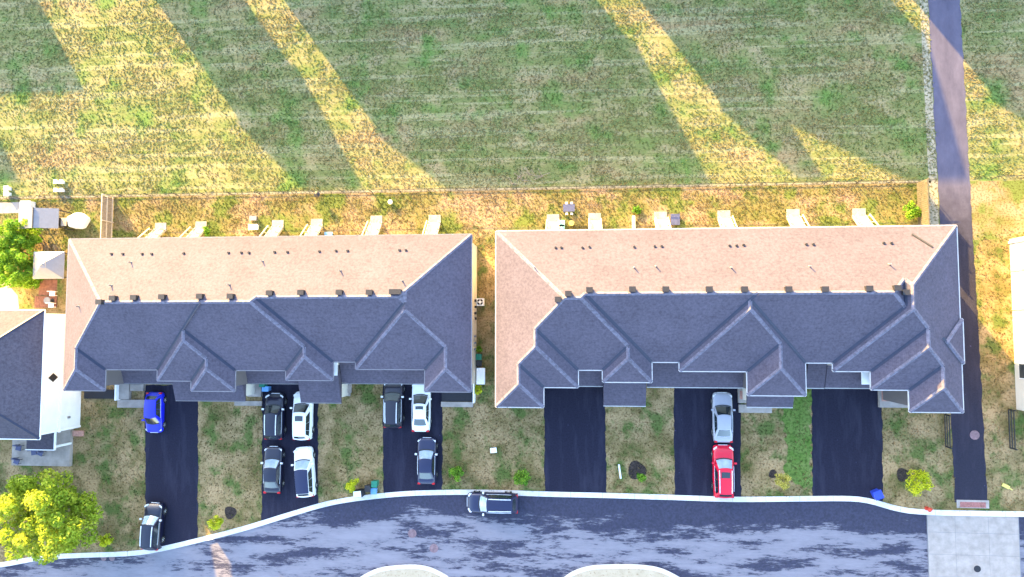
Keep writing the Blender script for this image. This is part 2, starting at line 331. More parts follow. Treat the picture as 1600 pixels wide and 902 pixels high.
# concrete crossing slabs
cz = -0.03
cols = [(1450, 1491), (1492, 1542), (1543, 1590)]
x0s = [P(1449, 800)[0], P(1492, 800)[0], P(1544, 800)[0], P(1591, 800)[0]]
ytop = P(1520, 799)[1]; k = 0
slabroot = tag(G().box(x0s[0]-0.05, ytop-14, -0.2, x0s[3]+0.05, ytop-0.01, cz-0.012).o('concrete_crossing', 'greymetal'), kind='structure')
for r in range(6):
    for c in range(3):
        G().box(x0s[c]+0.012, ytop-(r+1)*1.95+0.012, -0.14, x0s[c+1]-0.012, ytop-r*1.95-0.012, cz+0.002*((r*3+c) % 3)).o('slab', 'concrete', slabroot)
a = P(1495, 796); b = P(1545, 782)
G().box(a[0], a[1]+0.14, -0.05, b[0], b[1], 0.03).o('ramp_slab', 'concrete', slabroot)
a = P(1500, 794); b = P(1540, 785)
tp = G().box(a[0], a[1]+0.08, 0.0, b[0], b[1], 0.036).o('tactile_plate', 'tactile', slabroot)
NOGRASS.append(ROADPOLY)
def manhole(px, py, r, mat, z, label):
    x, y = P(px, py, z); t = thing('manhole_cover', label, 'manhole', (x, y, z))
    G().cyl((0, 0, -0.02), r, r, 0.032, 20).o('frame', mat, t); G().cyl((0, 0, 0.0), r*0.72, r*0.72, 0.02, 20).o('lid', 'slate' if mat == 'concrete' else mat, t)
manhole(1527, 889, 0.42, 'concrete', -0.018, 'round dark manhole cover set in the pale concrete crossing')
manhole(1523, 680, 0.42, 'pink', 0.036, 'round pinkish cover on the dark footpath beside the right block')
manhole(162, 872, 0.3, 'pink', -0.088, 'left of the two small pink drain covers near the big tree')
manhole(175, 872, 0.3, 'pink', -0.088, 'right of the two small pink drain covers near the big tree')
manhole(644, 834, 0.42, 'pink', -0.088, 'pinkish manhole in the dusty road above the other one')
manhole(678, 857, 0.42, 'pink', -0.088, 'pinkish manhole just above the first traffic island')
# ------------------------------------------------------------------ roofs
def clip(poly, a, b, c):                                  # keep a*x+b*y+c >= 0
    out = []; n = len(poly)
    for i in range(n):
        p = poly[i]; q = poly[(i+1) % n]; dp = a*p[0]+b*p[1]+c; dq = a*q[0]+b*q[1]+c
        if dp >= 0: out.append(p)
        if (dp > 0 > dq) or (dp < 0 < dq):
            t = dp/(dp-dq); out.append((p[0]+(q[0]-p[0])*t, p[1]+(q[1]-p[1])*t))
    return out
def area(p): return 0.5*abs(sum(p[i][0]*p[(i+1) % len(p)][1]-p[(i+1) % len(p)][0]*p[i][1] for i in range(len(p))))
def planes(r, s):
    x0, y0, x1, y1 = r
    return [(s, 0, -s*x0), (-s, 0, s*x1), (0, s, -s*y0), (0, -s, s*y1)]
def roof_height(rects, s, ze, x, y):
    return ze+max(min(a*x+b*y+c for a, b, c in planes(r, s)) for r in rects)
def roof_pieces(rects, s):
    out = []
    PL = [planes(r, s) for r in rects]
    for i, r in enumerate(rects):
        x0, y0, x1, y1 = r
        for k in range(4):
            me = PL[i][k]; poly = [(x0, y0), (x1, y0), (x1, y1), (x0, y1)]
            for j in range(4):
                if j != k:
                    o = PL[i][j]; poly = clip(poly, o[0]-me[0], o[1]-me[1], o[2]-me[2])
                    if len(poly) < 3: break
            if len(poly) < 3 or area(poly) < 1e-5: continue
            work = [poly]
            for j2 in range(len(rects)):
                if j2 == i: continue
                eps = 1e-6 if j2 < i else -1e-6             # ties go to the earlier rectangle
                nxt = []
                for w in work:
                    cur = w
                    for o in PL[j2]:
                        da, db, dc = o[0]-me[0], o[1]-me[1], o[2]-me[2]+eps
                        if abs(da) < 1e-9 and abs(db) < 1e-9:
                            if dc < 0: nxt.append(cur); cur = []
                            if not cur: break
                            continue
                        outp = clip(cur, -da, -db, -dc)
                        if len(outp) >= 3 and area(outp) > 1e-4: nxt.append(outp)
                        cur = clip(cur, da, db, dc)
                        if len(cur) < 3 or area(cur) < 1e-5: cur = []; break
                work = nxt
            out += [(i, k, me, w) for w in work]
    return out
def build_roof(parent, rects, s, ze, mat, gutter=True, creases=True, capmat='cap', gmat='white'):
    pcs = roof_pieces(rects, s); V = []; Fs = []
    def ccw(p):
        return p if sum(p[i][0]*p[(i+1) % len(p)][1]-p[(i+1) % len(p)][0]*p[i][1] for i in range(len(p))) > 0 else p[::-1]
    for i, k, pl, poly in pcs:
        poly = ccw(poly); b = len(V)
        V += [(x, y, ze+pl[0]*x+pl[1]*y+pl[2]) for x, y in poly]; Fs.append(tuple(range(b, b+len(poly))))
    for i, k, pl, poly in pcs:                             # flat soffit below
        poly = ccw(poly)[::-1]; b = len(V)
        V += [(x, y, ze-0.06) for x, y in poly]; Fs.append(tuple(range(b, b+len(poly))))
    ro = mobj('roof', V, Fs, mat, parent)
    def top(x, y):
        best = (-9, None)
        for r in rects:
            m = min(planes(r, s), key=lambda p: p[0]*x+p[1]*y+p[2]); z = m[0]*x+m[1]*y+m[2]
            if z > best[0]+1e-7: best = (z, m)
        return best
    def same(p, q): return all(abs(p[t]-q[t]) < 1e-5 for t in range(3))
    segs = []
    for i, k, pl, poly in pcs:
        poly = ccw(poly)
        for e in range(len(poly)):
            a = Vector(poly[e]); b = Vector(poly[(e+1) % len(poly)])
            if (b-a).length < 0.12: continue
            d = (b-a).normalized(); nrm = Vector((d.y, -d.x)); m = (a+b)/2; q = m+nrm*0.01
            zt, po = top(q.x, q.y)
            if zt < 0:
                segs.append(('eave', a, b, nrm, pl, None)); continue
            if same(po, pl): continue
            za = pl[0]*m.x+pl[1]*m.y+pl[2]; zb = po[0]*m.x+po[1]*m.y+po[2]
            if abs(za-zb) > 0.02: continue
            inn = m-nrm*0.5
            kind = 'hip' if po[0]*inn.x+po[1]*inn.y+po[2] > pl[0]*inn.x+pl[1]*inn.y+pl[2] else 'valley'
            if tuple(po) < tuple(pl): continue
            segs.append((kind, a, b, nrm, pl, po))
    for kind, a, b, nrm, pl, po in segs:
        fz = lambda p, q, e: ze+p[0]*q.x+p[1]*q.y+p[2]+e
        if kind == 'eave' and gutter:
            d = (b-a).normalized(); g = G()
            A = a+nrm*0.05; Bq = b+nrm*0.05
            g.bar((A.x-d.x*0.02, A.y-d.y*0.02, ze-0.06), (Bq.x+d.x*0.02, Bq.y+d.y*0.02, ze-0.06), 0.08, 0.1)
            g.o('gutter', gmat, ro)
        elif kind in ('hip', 'valley') and creases:
            w = 0.16 if kind == 'hip' else 0.14; e = 0.035 if kind == 'hip' else 0.012; ec = 0.05 if kind == 'hip' else 0.018
            l0, l1 = a-nrm*w, b-nrm*w; r0, r1 = a+nrm*w, b+nrm*w
            V = [(l0.x, l0.y, fz(pl, l0, e)), (a.x, a.y, fz(pl, a, ec)), (r0.x, r0.y, fz(po, r0, e)), (l1.x, l1.y, fz(pl, l1, e)), (b.x, b.y, fz(pl, b, ec)), (r1.x, r1.y, fz(po, r1, e))]
            mobj('ridge_cap' if kind == 'hip' else 'valley_flashing', V, [(0, 3, 4, 1), (1, 4, 5, 2)], capmat if kind == 'hip' else 'valley', ro)
    return ro
def walls(parent, rects, ze, mat, inset=0.35, z0=-0.2, grey=()):
    g = G()
    for i, (x0, y0, x1, y1) in enumerate(rects):
        if i in grey:
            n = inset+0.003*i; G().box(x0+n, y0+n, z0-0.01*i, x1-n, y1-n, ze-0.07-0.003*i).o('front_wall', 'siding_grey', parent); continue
        n = inset+0.003*i; g.box(x0+n, y0+n, z0-0.01*i, x1-n, y1-n, ze-0.07-0.003*i)
    return g.o('wall', mat, parent)
ZE = 6.2; SL = 0.62
def X_(px, py, z=ZE): return P(px, py, z)[0]
def Y_(px, py, z=ZE): return P(px, py, z)[1]
LX0, LX1, LY1 = -47.06, -8.95, 8.2
RX0, RX1, RY1 = -6.72, 32.0, 8.45
LR = [(LX0+1.0, -3.1, LX1-0.01, LY1),                                                    # main body, right half face
      (LX0, -3.9, X_(520, 575), LY1),                                                    # wider left part
      (X_(447, 590), Y_(480, 594), X_(520, 575), 4.0),
      (X_(556, 577), Y_(630, 577), LX1, LY1),
      (X_(664, 600), Y_(700, 612), LX1, 4.0),
      (LX0, Y_(135, 610), X_(164, 590), 4.0),
      (X_(246, 585), Y_(290, 595), X_(367, 590), 4.0),
      (X_(299, 600), Y_(335, 611), X_(367, 590), 2.0)]
RR = [(RX0+1.0, -3.0, RX1-1.0, RY1),
      (RX0, Y_(920, 578), X_(1018, 572), RY1),
      (RX0, Y_(860, 605), X_(903, 590), RY1-2.0),
      (RX0, Y_(812, 636), X_(849, 620), 4.0),
      (X_(942, 590), Y_(980, 597), X_(1018, 572), 4.0),
      (X_(1062, 575), Y_(1110, 580), X_(1258, 575), RY1-0.6),
      (X_(1168, 600), Y_(1215, 618), X_(1258, 575), 2.0),
      (X_(1302, 580), Y_(1330, 580), RX1, RY1),
      (X_(1361, 590), Y_(1390, 609), RX1, RY1-1.5),
      (X_(1421, 625), Y_(1465, 644), RX1, 4.0),
      (RX1-9.0, Y_(1500, 568), X_(1505, 530), Y_(1500, 499))]
def on_roof(rects, px, py, dz=0.15):
    z = 8.0
    for _ in range(12):
        x, y = P(px, py, z); z = roof_height(rects, SL, ZE, x, y)+dz
    return x, y, z-dz
def make_block(label, rects, vents, pipes, dots, lows, y1, gmat, grey):
    t = thing('townhouse_block', label, 'townhouse', ((rects[0][0]+rects[0][2])/2, 2.0, 0))
    inv = Matrix.Translation(-Vector(t.location)); kids0 = set(bpy.data.objects)
    build_roof(t, rects, SL, ZE, 'shingle', gmat=gmat); walls(t, rects, ZE, 'siding', grey=grey)
    ro = [o for o in t.children if o.name.startswith('roof')][0]
    for px, py in vents:                                   # square box vents just behind the ridge
        x, y, z = on_roof(rects, px, py, 0.3)
        v = G().box(x-0.22, y-0.2, z-0.25, x+0.22, y+0.2, z+0.34).o('roof_vent', 'dark', ro)
        G().box(x-0.27, y-0.22, z+0.34, x+0.27, y+0.22, z+0.44).o('vent_hood', 'dark', ro)
    for px, py in pipes:
        x, y, z = on_roof(rects, px, py, 0.2)
        G().cyl((x, y, z-0.15), 0.05, 0.045, 0.62, 8).cyl((x, y, z-0.12), 0.13, 0.07, 0.2, 8).o('vent_pipe', 'greymetal', ro)
    for px, py in dots:
        x, y, z = on_roof(rects, px, py, 0.05)
        G().cyl((x, y, z-0.1), 0.12, 0.10, 0.26, 8).o('vent_cap', 'dark', ro)
    # lower roofs over garages and porches: single slope falling to the street, with gutter
    for (pa, pb, pt, pe, ze) in lows:
        xa = P(pa, pe, ze)[0]; xb = P(pb, pe, ze)[0]; ye = P((pa+pb)/2, pe, ze)[1]; yt = P((pa+pb)/2, pt, ze+0.7)[1]+0.9
        zt = ze+(yt-ye)*0.36
        V = [(xa, ye, ze), (xb, ye, ze), (xb, yt, zt), (xa, yt, zt), (xa, ye, ze-0.16), (xb, ye, ze-0.16), (xb, yt, ze-0.16), (xa, yt, ze-0.16)]
        lo = mobj('lower_roof', V, [(0, 1, 2, 3), (7, 6, 5, 4), (0, 4, 5, 1), (1, 5, 6, 2), (2, 6, 7, 3), (3, 7, 4, 0)], 'shingle', t)
        G().bar((xa, ye-0.06, ze-0.08), (xb, ye-0.06, ze-0.08), 0.08, 0.1).o('gutter', gmat, lo)
        G().box(xa+0.25, ye+0.4, -0.1, xb-0.25, yt-0.05, ze-0.165).o('garage_wall', 'siding', lo)
        if xb-xa > 3.3:
            xc = (xa+xb)/2; w = min(2.6, (xb-xa)/2-0.5)
            gd = G()
            for r in range(4): gd.box(xc-w/1.0*0.5*1.9, ye+0.36, 0.02+r*0.55, xc+w*0.5*1.9, ye+0.42, 0.55+r*0.55)
            gd.o('garage_door', 'white', lo)
    # rear patio doors and windows, front upper windows
    n = 6; w = (rects[0][2]-rects[0][0])/n
    for i in range(n):
        xc = rects[0][0]+w*(i+0.5)
        for (dx, z0, z1, hw, nm) in ((-1.2, 2.1, 4.1, 0.9, 'patio_door'), (1.6, 3.0, 4.2, 0.6, 'window'), (0.2, 4.7, 5.7, 0.7, 'window')):
            wn = G().box(xc+dx-hw, y1-0.36, z0, xc+dx+hw, y1-0.31, z1).o(nm, 'white', t)
            G().box(xc+dx-hw+0.07, y1-0.33, z0+0.07, xc+dx-0.03, y1-0.295, z1-0.07).o('pane', 'glass', wn)
            G().box(xc+dx+0.03, y1-0.33, z0+0.07, xc+dx+hw-0.07, y1-0.295, z1-0.07).o('pane', 'glass', wn)
    for i, (x0, y0, x1, yy) in enumerate(rects[1:10]):
        if x1-x0 < 9 and y0 < -3:
            xc = (x0+x1)/2; yw = y0+0.35+0.003*(i+1)
            wn = G().box(xc-0.8, yw-0.05, 3.9, xc+0.8, yw+0.02, 5.4).o('window', 'white', t)
            G().box(xc-0.72, yw-0.07, 3.98, xc-0.03, yw-0.02, 5.32).o('pane', 'glass', wn)
            G().box(xc+0.03, yw-0.07, 3.98, xc+0.72, yw-0.02, 5.32).o('pane', 'glass', wn)
    for o in set(bpy.data.objects)-kids0:                  # keep world placement under the moved root
        if o.parent is t: o.matrix_parent_inverse = inv
    NOGRASS.extend([[(r[0]+.35, r[1]+.35), (r[2]-.35, r[1]+.35), (r[2]-.35, r[3]-.35), (r[0]+.35, r[3]-.35)] for r in rects])
    return t
VL = [(155, 472), (176, 466), (209, 465), (253, 464), (312, 463), (360, 463), (421, 458), (470, 457), (530, 457), (577, 457), (613, 456), (622, 456)]
VR = [(872, 468), (888, 459), (921, 453), (988, 452), (1040, 452), (1108, 452), (1163, 452), (1232, 452), (1289, 452), (1358, 451), (1402, 450), (1415, 457)]
PLP = [(203, 410), (172, 446), (357, 445), (409, 408), (531, 423), (628, 439), (121, 479)]
PRP = [(835, 418), (991, 418), (1025, 416), (1143, 418), (1266, 416), (1391, 413)]
DL = [(174, 397), (192, 397), (222, 397), (237, 397), (287, 396), (357, 395), (377, 395), (389, 395), (429, 394), (449, 394), (499, 393), (525, 392), (543, 392), (624, 391), (634, 391)]
DRr = [(868, 387), (877, 387), (910, 387), (921, 386), (991, 386), (1023, 385), (1034, 385), (1140, 384), (1151, 384), (1162, 383), (1260, 382), (1271, 382), (1381, 380), (1393, 380)]
LOWL = [(188, 275, 580, 599, 3.0), (274, 383, 600, 626, 2.95), (166, 186, 580, 600, 3.3), (384, 466, 580, 599, 3.0), (470, 533, 596, 629, 2.95), (534, 668, 568, 599, 3.0)]
LOWR = [(904, 942, 580, 603, 3.0), (943, 1009, 600, 634, 2.95), (1011, 1166, 570, 605, 3.0), (1167, 1239, 620, 636, 2.95), (1259, 1288, 572, 606, 3.05), (1289, 1361, 582, 606, 3.0)]
blkL = make_block('left long block of townhouses with grey hipped roof and cars parked in front', LR, VL, PLP, DL, LOWL, LY1, 'gutter_grey', (2, 5, 6, 7))
blkR = make_block('right long block of townhouses with grey hipped roof next to the footpath', RR, VR, PRP, DRr, LOWR, RY1, 'gutter_pale', (2, 3, 4, 5, 6, 8, 9, 10))
# dark bar in place of a thin cast shadow on the right block's lit slope
xa, ya, za = on_roof(RR, 1425, 366, 0.05); xb, yb, zb = on_roof(RR, 1457, 386, 0.05)
G().bar((xa, ya, za+0.06), (xb, yb, zb+0.06), 0.12, 0.1).o('roof_strip', 'dark', blkR).matrix_parent_inverse = Matrix.Translation(-Vector(blkR.location))
#@@PORCH
def part_of(o, t): o.parent = t; o.matrix_parent_inverse = Matrix.Translation(-Vector(t.location)); return o
def slab_px(t, name, a, b, c, d, z, mat, h=0.25):          # box from pixel bounds at height z
    p = P(a, d, z); q = P(c, b, z)
    return part_of(G().box(p[0], p[1], z-h, q[0], q[1], z).o(name, mat), t)
for (a, b, c, d) in ((181, 596, 202, 624), (203, 601, 224, 611)): slab_px(blkL, 'porch_slab', a, b, c, d, 0.4, 'concrete', 0.5)
slab_px(blkL, 'porch_step', 183, 625, 226, 637, 0.2, 'concrete', 0.3)
slab_px(blkL, 'porch_slab', 386, 598, 408, 620, 0.4, 'concrete', 0.5); slab_px(blkL, 'porch_step', 366, 627, 409, 634, 0.2, 'concrete', 0.3)
slab_px(blkL, 'porch_slab', 533, 600, 548, 614, 0.4, 'concrete', 0.5); slab_px(blkL, 'porch_step', 533, 614.4, 547, 619, 0.2, 'concrete', 0.3)
slab_px(blkL, 'porch_floor', 131, 609, 178, 623, 0.25, 'slate', 0.3); slab_px(blkL, 'porch_curb', 178.4, 600, 182, 626, 0.8, 'white', 0.9)  # slate colour of the floor stands in for shade inside the porch
slab_px(blkL, 'porch_floor', 690, 606, 738, 627, 0.25, 'slate', 0.3); slab_px(blkL, 'porch_step', 689, 628.5, 739, 636, 0.3, 'concrete', 0.4)  # dark floor colour again paints the shade of a covered porch
slab_px(blkL, 'porch_curb', 738.6, 600, 741, 630, 0.9, 'white', 1.0)
slab_px(blkR, 'porch_slab', 1154, 606, 1168, 630, 0.4, 'concrete', 0.5); slab_px(blkR, 'porch_step', 1154.4, 633, 1206, 645, 0.2, 'concrete', 0.3)
slab_px(blkR, 'door_mat', 1156, 611, 1161, 624, 0.43, 'brick', 0.04)
slab_px(blkR, 'porch_slab', 1375, 606, 1421, 637, 0.4, 'concrete', 0.5); slab_px(blkR, 'door_mat', 1378, 611, 1395, 627, 0.43, 'brick', 0.04)
slab_px(blkR, 'corner_panel', 1347, 581, 1361, 601, 5.0, 'white', 0.12)
slab_px(blkL, 'corner_panel', 519, 565, 527, 587, 5.0, 'white', 0.12)
# east wall fittings of the left block
wx = LX1-0.35
for i, (y, z) in enumerate(((1.9, 1.4), (1.3, 1.5), (2.5, 1.5), (0.8, 1.4))):
    part_of(G().box(wx-0.02, y-0.12, z-0.2, wx+0.16, y+0.12, z+0.2).o('utility_meter', 'dark'), blkL)
for y in (-0.9, -1.5, -2.1):
    part_of(G().box(wx-0.02, y-0.1, 1.3, wx+0.14, y+0.1, 1.8).o('utility_meter', 'greymetal'), blkL)
#@@NEIGH
# ------------------------------------------------------------------ house at the left edge
HZ = 5.7
hx1 = P(65, 585, HZ)[0]; hy1 = Y_(40, 485, HZ); hy0 = Y_(40, 686, HZ)
nb = thing('neighbour_house', 'white sided house at the left edge with dark shingle roof', 'house', (hx1-6, (hy0+hy1)/2, 0))
nr = [(hx1-22, hy0, hx1, hy1)]  # stretched west out of view, roof steepened, to block a stray sunbeam
part_of(build_roof(nb, nr, 0.78, HZ, 'shingle_dark', capmat='valley'), nb)
part_of(walls(nb, nr, HZ, 'siding_white', 0.3), nb)
ew = hx1-0.3
# lit tan strip of the north slope is the same shingle in sun; belly band, corner boards and vent on the east wall
part_of(G().box(ew+0.002, hy0+0.2, 2.75, ew+0.1, hy1-0.3, 3.0).o('belly_band', 'white'), nb)
part_of(G().box(ew+0.002, hy0+0.28, -0.1, ew+0.07, hy0+0.48, 2.75).o('corner_board', 'white'), nb)
part_of(G().box(ew+0.002, hy0+0.28, 3.0, ew+0.07, hy0+0.48, HZ-0.1).o('corner_board', 'white'), nb)
part_of(G().box(ew+0.002, hy1-0.5, -0.1, ew+0.07, hy1-0.3, HZ-0.1).o('corner_board', 'white'), nb)
vy, vz = P(78, 590, 3.8)[1], 3.9
dv = mobj('diamond_vent', [(ew+0.05, vy-0.42, vz), (ew+0.05, vy, vz-0.6), (ew+0.05, vy+0.42, vz), (ew+0.05, vy, vz+0.6), (ew, vy-0.42, vz), (ew, vy, vz-0.6), (ew, vy+0.42, vz), (ew, vy, vz+0.6)],
          [(0, 1, 2, 3), (0, 4, 5, 1), (1, 5, 6, 2), (2, 6, 7, 3), (3, 7, 4, 0)], 'dark'); part_of(dv, nb)
part_of(G().box(ew+0.002, vy-4.2, 1.5, ew+0.1, vy-4.0, 1.8).o('wall_lamp', 'greymetal'), nb)
# front porch: low dark roof with white fascia, pale floor, posts, chairs
pxa, pya = P(41, 702, 2.9); pxb, pyb = P(85, 676, 2.9)
pr = part_of(G().box(pxa, pya, 2.78, pxb, hy0+0.9, 2.9).o('porch_roof', 'shingle_dark'), nb)
G().box(pxa-0.06, pya-0.08, 2.72, pxb+0.06, pya-0.004, 2.94).o('fascia', 'white', pr); G().box(pxb+0.003, pya, 2.72, pxb+0.09, hy0+0.2, 2.94).o('fascia', 'white', pr)
fx, fy = P(16, 770, 0.4)
part_of(G().box(fx, hy0-3.6, -0.1, pxb-0.25, hy0+0.25, 0.4).o('porch_floor', 'concrete'), nb)
part_of(G().box(pxb+0.1, hy0-0.55, 0.4, pxb+1.2, hy0+0.0, 0.6).o('planter_bed', 'brick'), nb)
for x in (pxa+0.2, pxb-0.2): part_of(G().box(x-0.1, pya+0.1, 0.4, x+0.1, pya+0.3, 2.78).o('porch_post', 'white'), nb)
NOGRASS.append([(hx1-14, hy0-4.2), (hx1+0.2, hy0-4.2), (hx1+0.2, hy1), (hx1-14, hy1)])
def chair(px, py, label, mat='navy', z=0.4):
    x, y = P(px, py, z+0.5); c = thing('porch_chair', label, 'chair', (x, y, z), random.uniform(-0.5, 0.5))
    G().box(-0.28, -0.28, 0.38, 0.28, 0.28, 0.46).o('seat', mat, c); G().box(-0.28, 0.22, 0.465, 0.28, 0.3, 0.95).o('backrest', mat, c)
    for sx in (-0.25, 0.21):
        for sy in (-0.25, 0.21): G().box(sx, sy, 0, sx+0.04, sy+0.04, 0.375).o('leg', 'steel', c)
chair(28, 700, 'dark blue porch chair nearest the house wall, left edge')
chair(25, 721, 'dark blue porch chair just above the big yellow-green tree')
chair(52, 707, 'dark porch chair under the edge of the low porch roof'); chair(62, 708, 'dark porch chair closest to the lawn beside the porch')
# ------------------------------------------------------------------ building at the right edge
bx, by1 = P(1577, 374, 0); by0 = P(1588, 640, 0)[1]
rb = thing('neighbour_house', 'cream sided house cut off by the right edge', 'house', (bx+5, 0, 0))
rr = [(bx-0.35, by0-0.35, bx+12, by1+0.35)]
part_of(build_roof(rb, rr, 0.62, 6.0, 'shingle'), rb); part_of(walls(rb, rr, 6.0, 'siding', 0.35), rb)
for y, z0, z1, m in ((P(1590, 407, 2)[1], 1.6, 3.3, 'white'), (P(1595, 580, 1)[1], 0.7, 2.0, 'glass'), (P(1595, 480, 2)[1], 2.0, 3.2, 'white')):
    w = part_of(G().box(bx-0.07, y-0.7, z0, bx-0.01, y+0.7, z1).o('window', 'white'), rb)
    G().box(bx-0.09, y-0.62, z0+0.08, bx-0.05, y+0.62, z1-0.08).o('pane', 'glass' if m == 'glass' else 'lamp', w)
part_of(G().box(bx-0.12, by1-0.4, -0.1, bx-0.02, by1-0.2, 5.9).o('corner_board', 'white'), rb)
for y in (by1-3.0, by1-6.5): part_of(G().box(bx-0.03, y-0.03, 0, bx-0.004, y+0.03, 5.9).o('wall_joint', 'greymetal'), rb)
NOGRASS.append([(bx, by0), (bx+12, by0), (bx+12, by1), (bx, by1)])
# ------------------------------------------------------------------ rows of houses across the field; their shadows fall over it
YR = 51.0; K = math.tan(SUN_AZ)
def far_house(x0, x1, yr, ridge, lab, gable=True, depth=11.0):
    ze = ridge-3.4; t = thing('row_house', lab, 'house', ((x0+x1)/2, yr, 0), group='row houses beyond the far side of the field')
    x0 += depth/2*K; x1 -= depth/2*K
    y0, y1 = yr-depth/2, yr+depth/2; inv = -Vector(t.location)
    if gable:
        V = [(x0, y0, ze), (x1, y0, ze), (x1, y1, ze), (x0, y1, ze), (x0, yr, ridge), (x1, yr, ridge)]
        o = mobj('roof', V, [(0, 1, 5, 4), (2, 3, 4, 5), (1, 2, 5), (3, 0, 4), (3, 2, 1, 0)], 'shingle'); part_of(o, t)
    else:
        part_of(build_roof(t, [(x0, y0, x1, y1)], 3.4/(depth/2), ze, 'shingle', gutter=False), t)
    part_of(G().box(x0+0.25, y0+0.4, -0.2, x1-0.25, y1-0.4, ze-0.02 if gable else ze-0.08).o('wall', 'siding'), t)
    nw = max(1, int((x1-x0)/5))
    for i in range(nw):
        xc = x0+(x1-x0)*(i+0.5)/nw
        for z in (1.2, 4.0):
            if z+1.3 < ze:
                w = part_of(G().box(xc-0.6, y0+0.33, z, xc+0.6, y0+0.39, z+1.2).o('window', 'white'), t)
                G().box(xc-0.53, y0+0.31, z+0.07, xc+0.53, y0+0.345, z+1.13).o('pane', 'glass', w)
def reach(y): return (YR-y)/math.cos(SUN_AZ)*math.tan(SUN_EL)       # ridge height whose shadow ends at y
def gx(px, py): a = P(px, py); return a[0]-(YR-a[1])*K              # where the ray through a ground point crosses the row
LB = 'grey roofed row house beyond the field, out past the top edge'
far_house(gx(235, 0), gx(390, 0), YR, reach(13.6), LB, True, 6)
far_house(gx(435, 0), gx(942, 0), YR, reach(13.4), LB, True, 9)
far_house(gx(990, 0), gx(1222, 150), YR, reach(13.7), LB, True, 6)
far_house(gx(1190, 150), gx(1490, 104), YR, reach(13.6), LB, False, 8)
far_house(gx(1508, 108), gx(1508, 108)+34, YR, reach(15.5), LB, True, 9)
far_house(gx(0, 170)-6, gx(135, 100), YR, reach(24.5), LB, True, 6)
far_house(gx(0, 238)-30, gx(0, 238), YR+4, reach(11), LB, True, 8)
# ------------------------------------------------------------------ fences
fr = thing('chain_link_fence', 'dark chain link fence between the field and the back yards', 'fence', (-10, FENCE_Y, 0))
xs = np.arange(-60.5, 33.0, 2.9)
for x in xs: part_of(G().cyl((x, FENCE_Y, -0.1), 0.035, 0.035, 1.4, 6).o('post', 'steel'), fr)
for z in (1.27, 0.1): part_of(G().bar((-60.5, FENCE_Y-0.05, z), (32.9, FENCE_Y-0.05, z), 0.035, 0.035).o('rail', 'steel'), fr)
g = G()
for x in np.arange(-60.5, 31.6, 0.5):
    g.bar((x, FENCE_Y-0.09, 0.12), (x+1.15, FENCE_Y-0.09, 1.25), 0.008, 0.008); g.bar((x+1.15, FENCE_Y-0.11, 0.12), (x, FENCE_Y-0.11, 1.25), 0.008, 0.008)
m = part_of(g.o('wire_mesh', 'steel'), fr); m['kind'] = 'stuff'
fr2 = thing('chain_link_fence', 'dark chain link fence right of the footpath', 'fence', (40, P(1560, 280)[1], 0))
fy2 = P(1560, 280)[1]
for x in np.arange(P(1548, 280)[0], 52, 2.6): part_of(G().cyl((x, fy2, -0.1), 0.035, 0.035, 1.5, 6).o('post', 'steel'), fr2)
part_of(G().bar((P(1548, 280)[0], fy2, 1.35), (52, fy2, 1.35), 0.04, 0.04).o('rail', 'steel'), fr2)
def board_fence(name, x, ya, yb, h, mat, rail, side, label, bw=0.19):
    t = thing(name, label, 'fence', (x, (ya+yb)/2, 0)); y = min(ya, yb); e = max(ya, yb)
    n = int((e-y)/bw); me = None
    for i in range(n):
        o = G().box(x-0.012, y+i*bw+0.012, 0.05, x+0.012, y+(i+1)*bw-0.012, h-0.02-0.02*((i*7) % 3)).o('board', mat); part_of(o, t)
    for z in (0.12, h*0.52, h-0.06): part_of(G().box(x+side*0.013, y, z-0.05, x+side*0.075, e, z+0.05).o('rail', rail), t)
    for yy in np.linspace(y, e, max(2, int((e-y)/2.3)+1)): part_of(G().box(x+side*0.08, yy-0.05, -0.1, x+side*0.18, yy+0.05, h+0.06).o('post', rail), t)
board_fence('privacy_fence', P(176, 340, 0)[0], FENCE_Y-0.1, 8.1, 1.8, 'board', 'wood', 1, 'brown board privacy fence with pale rails at the left block corner')
board_fence('privacy_fence', P(1433, 320)[0], FENCE_Y-0.1, 8.6, 2.0, 'greyboard', 'greyboard', 1, 'weathered board fence along the footpath behind the right block')
for (px, pa, pb, lab) in ((1475, 648, 698, 'short dark fence on the lawn beside the footpath'), (1575, 640, 700, 'short dark fence on the verge right of the footpath')):
    x = P(px, 670)[0]; ya = P(px, pa)[1]; yb = P(px, pb)[1]
    board_fence('privacy_fence', x, ya, yb, 0.9, 'steel', 'steel', 1, lab, 99)
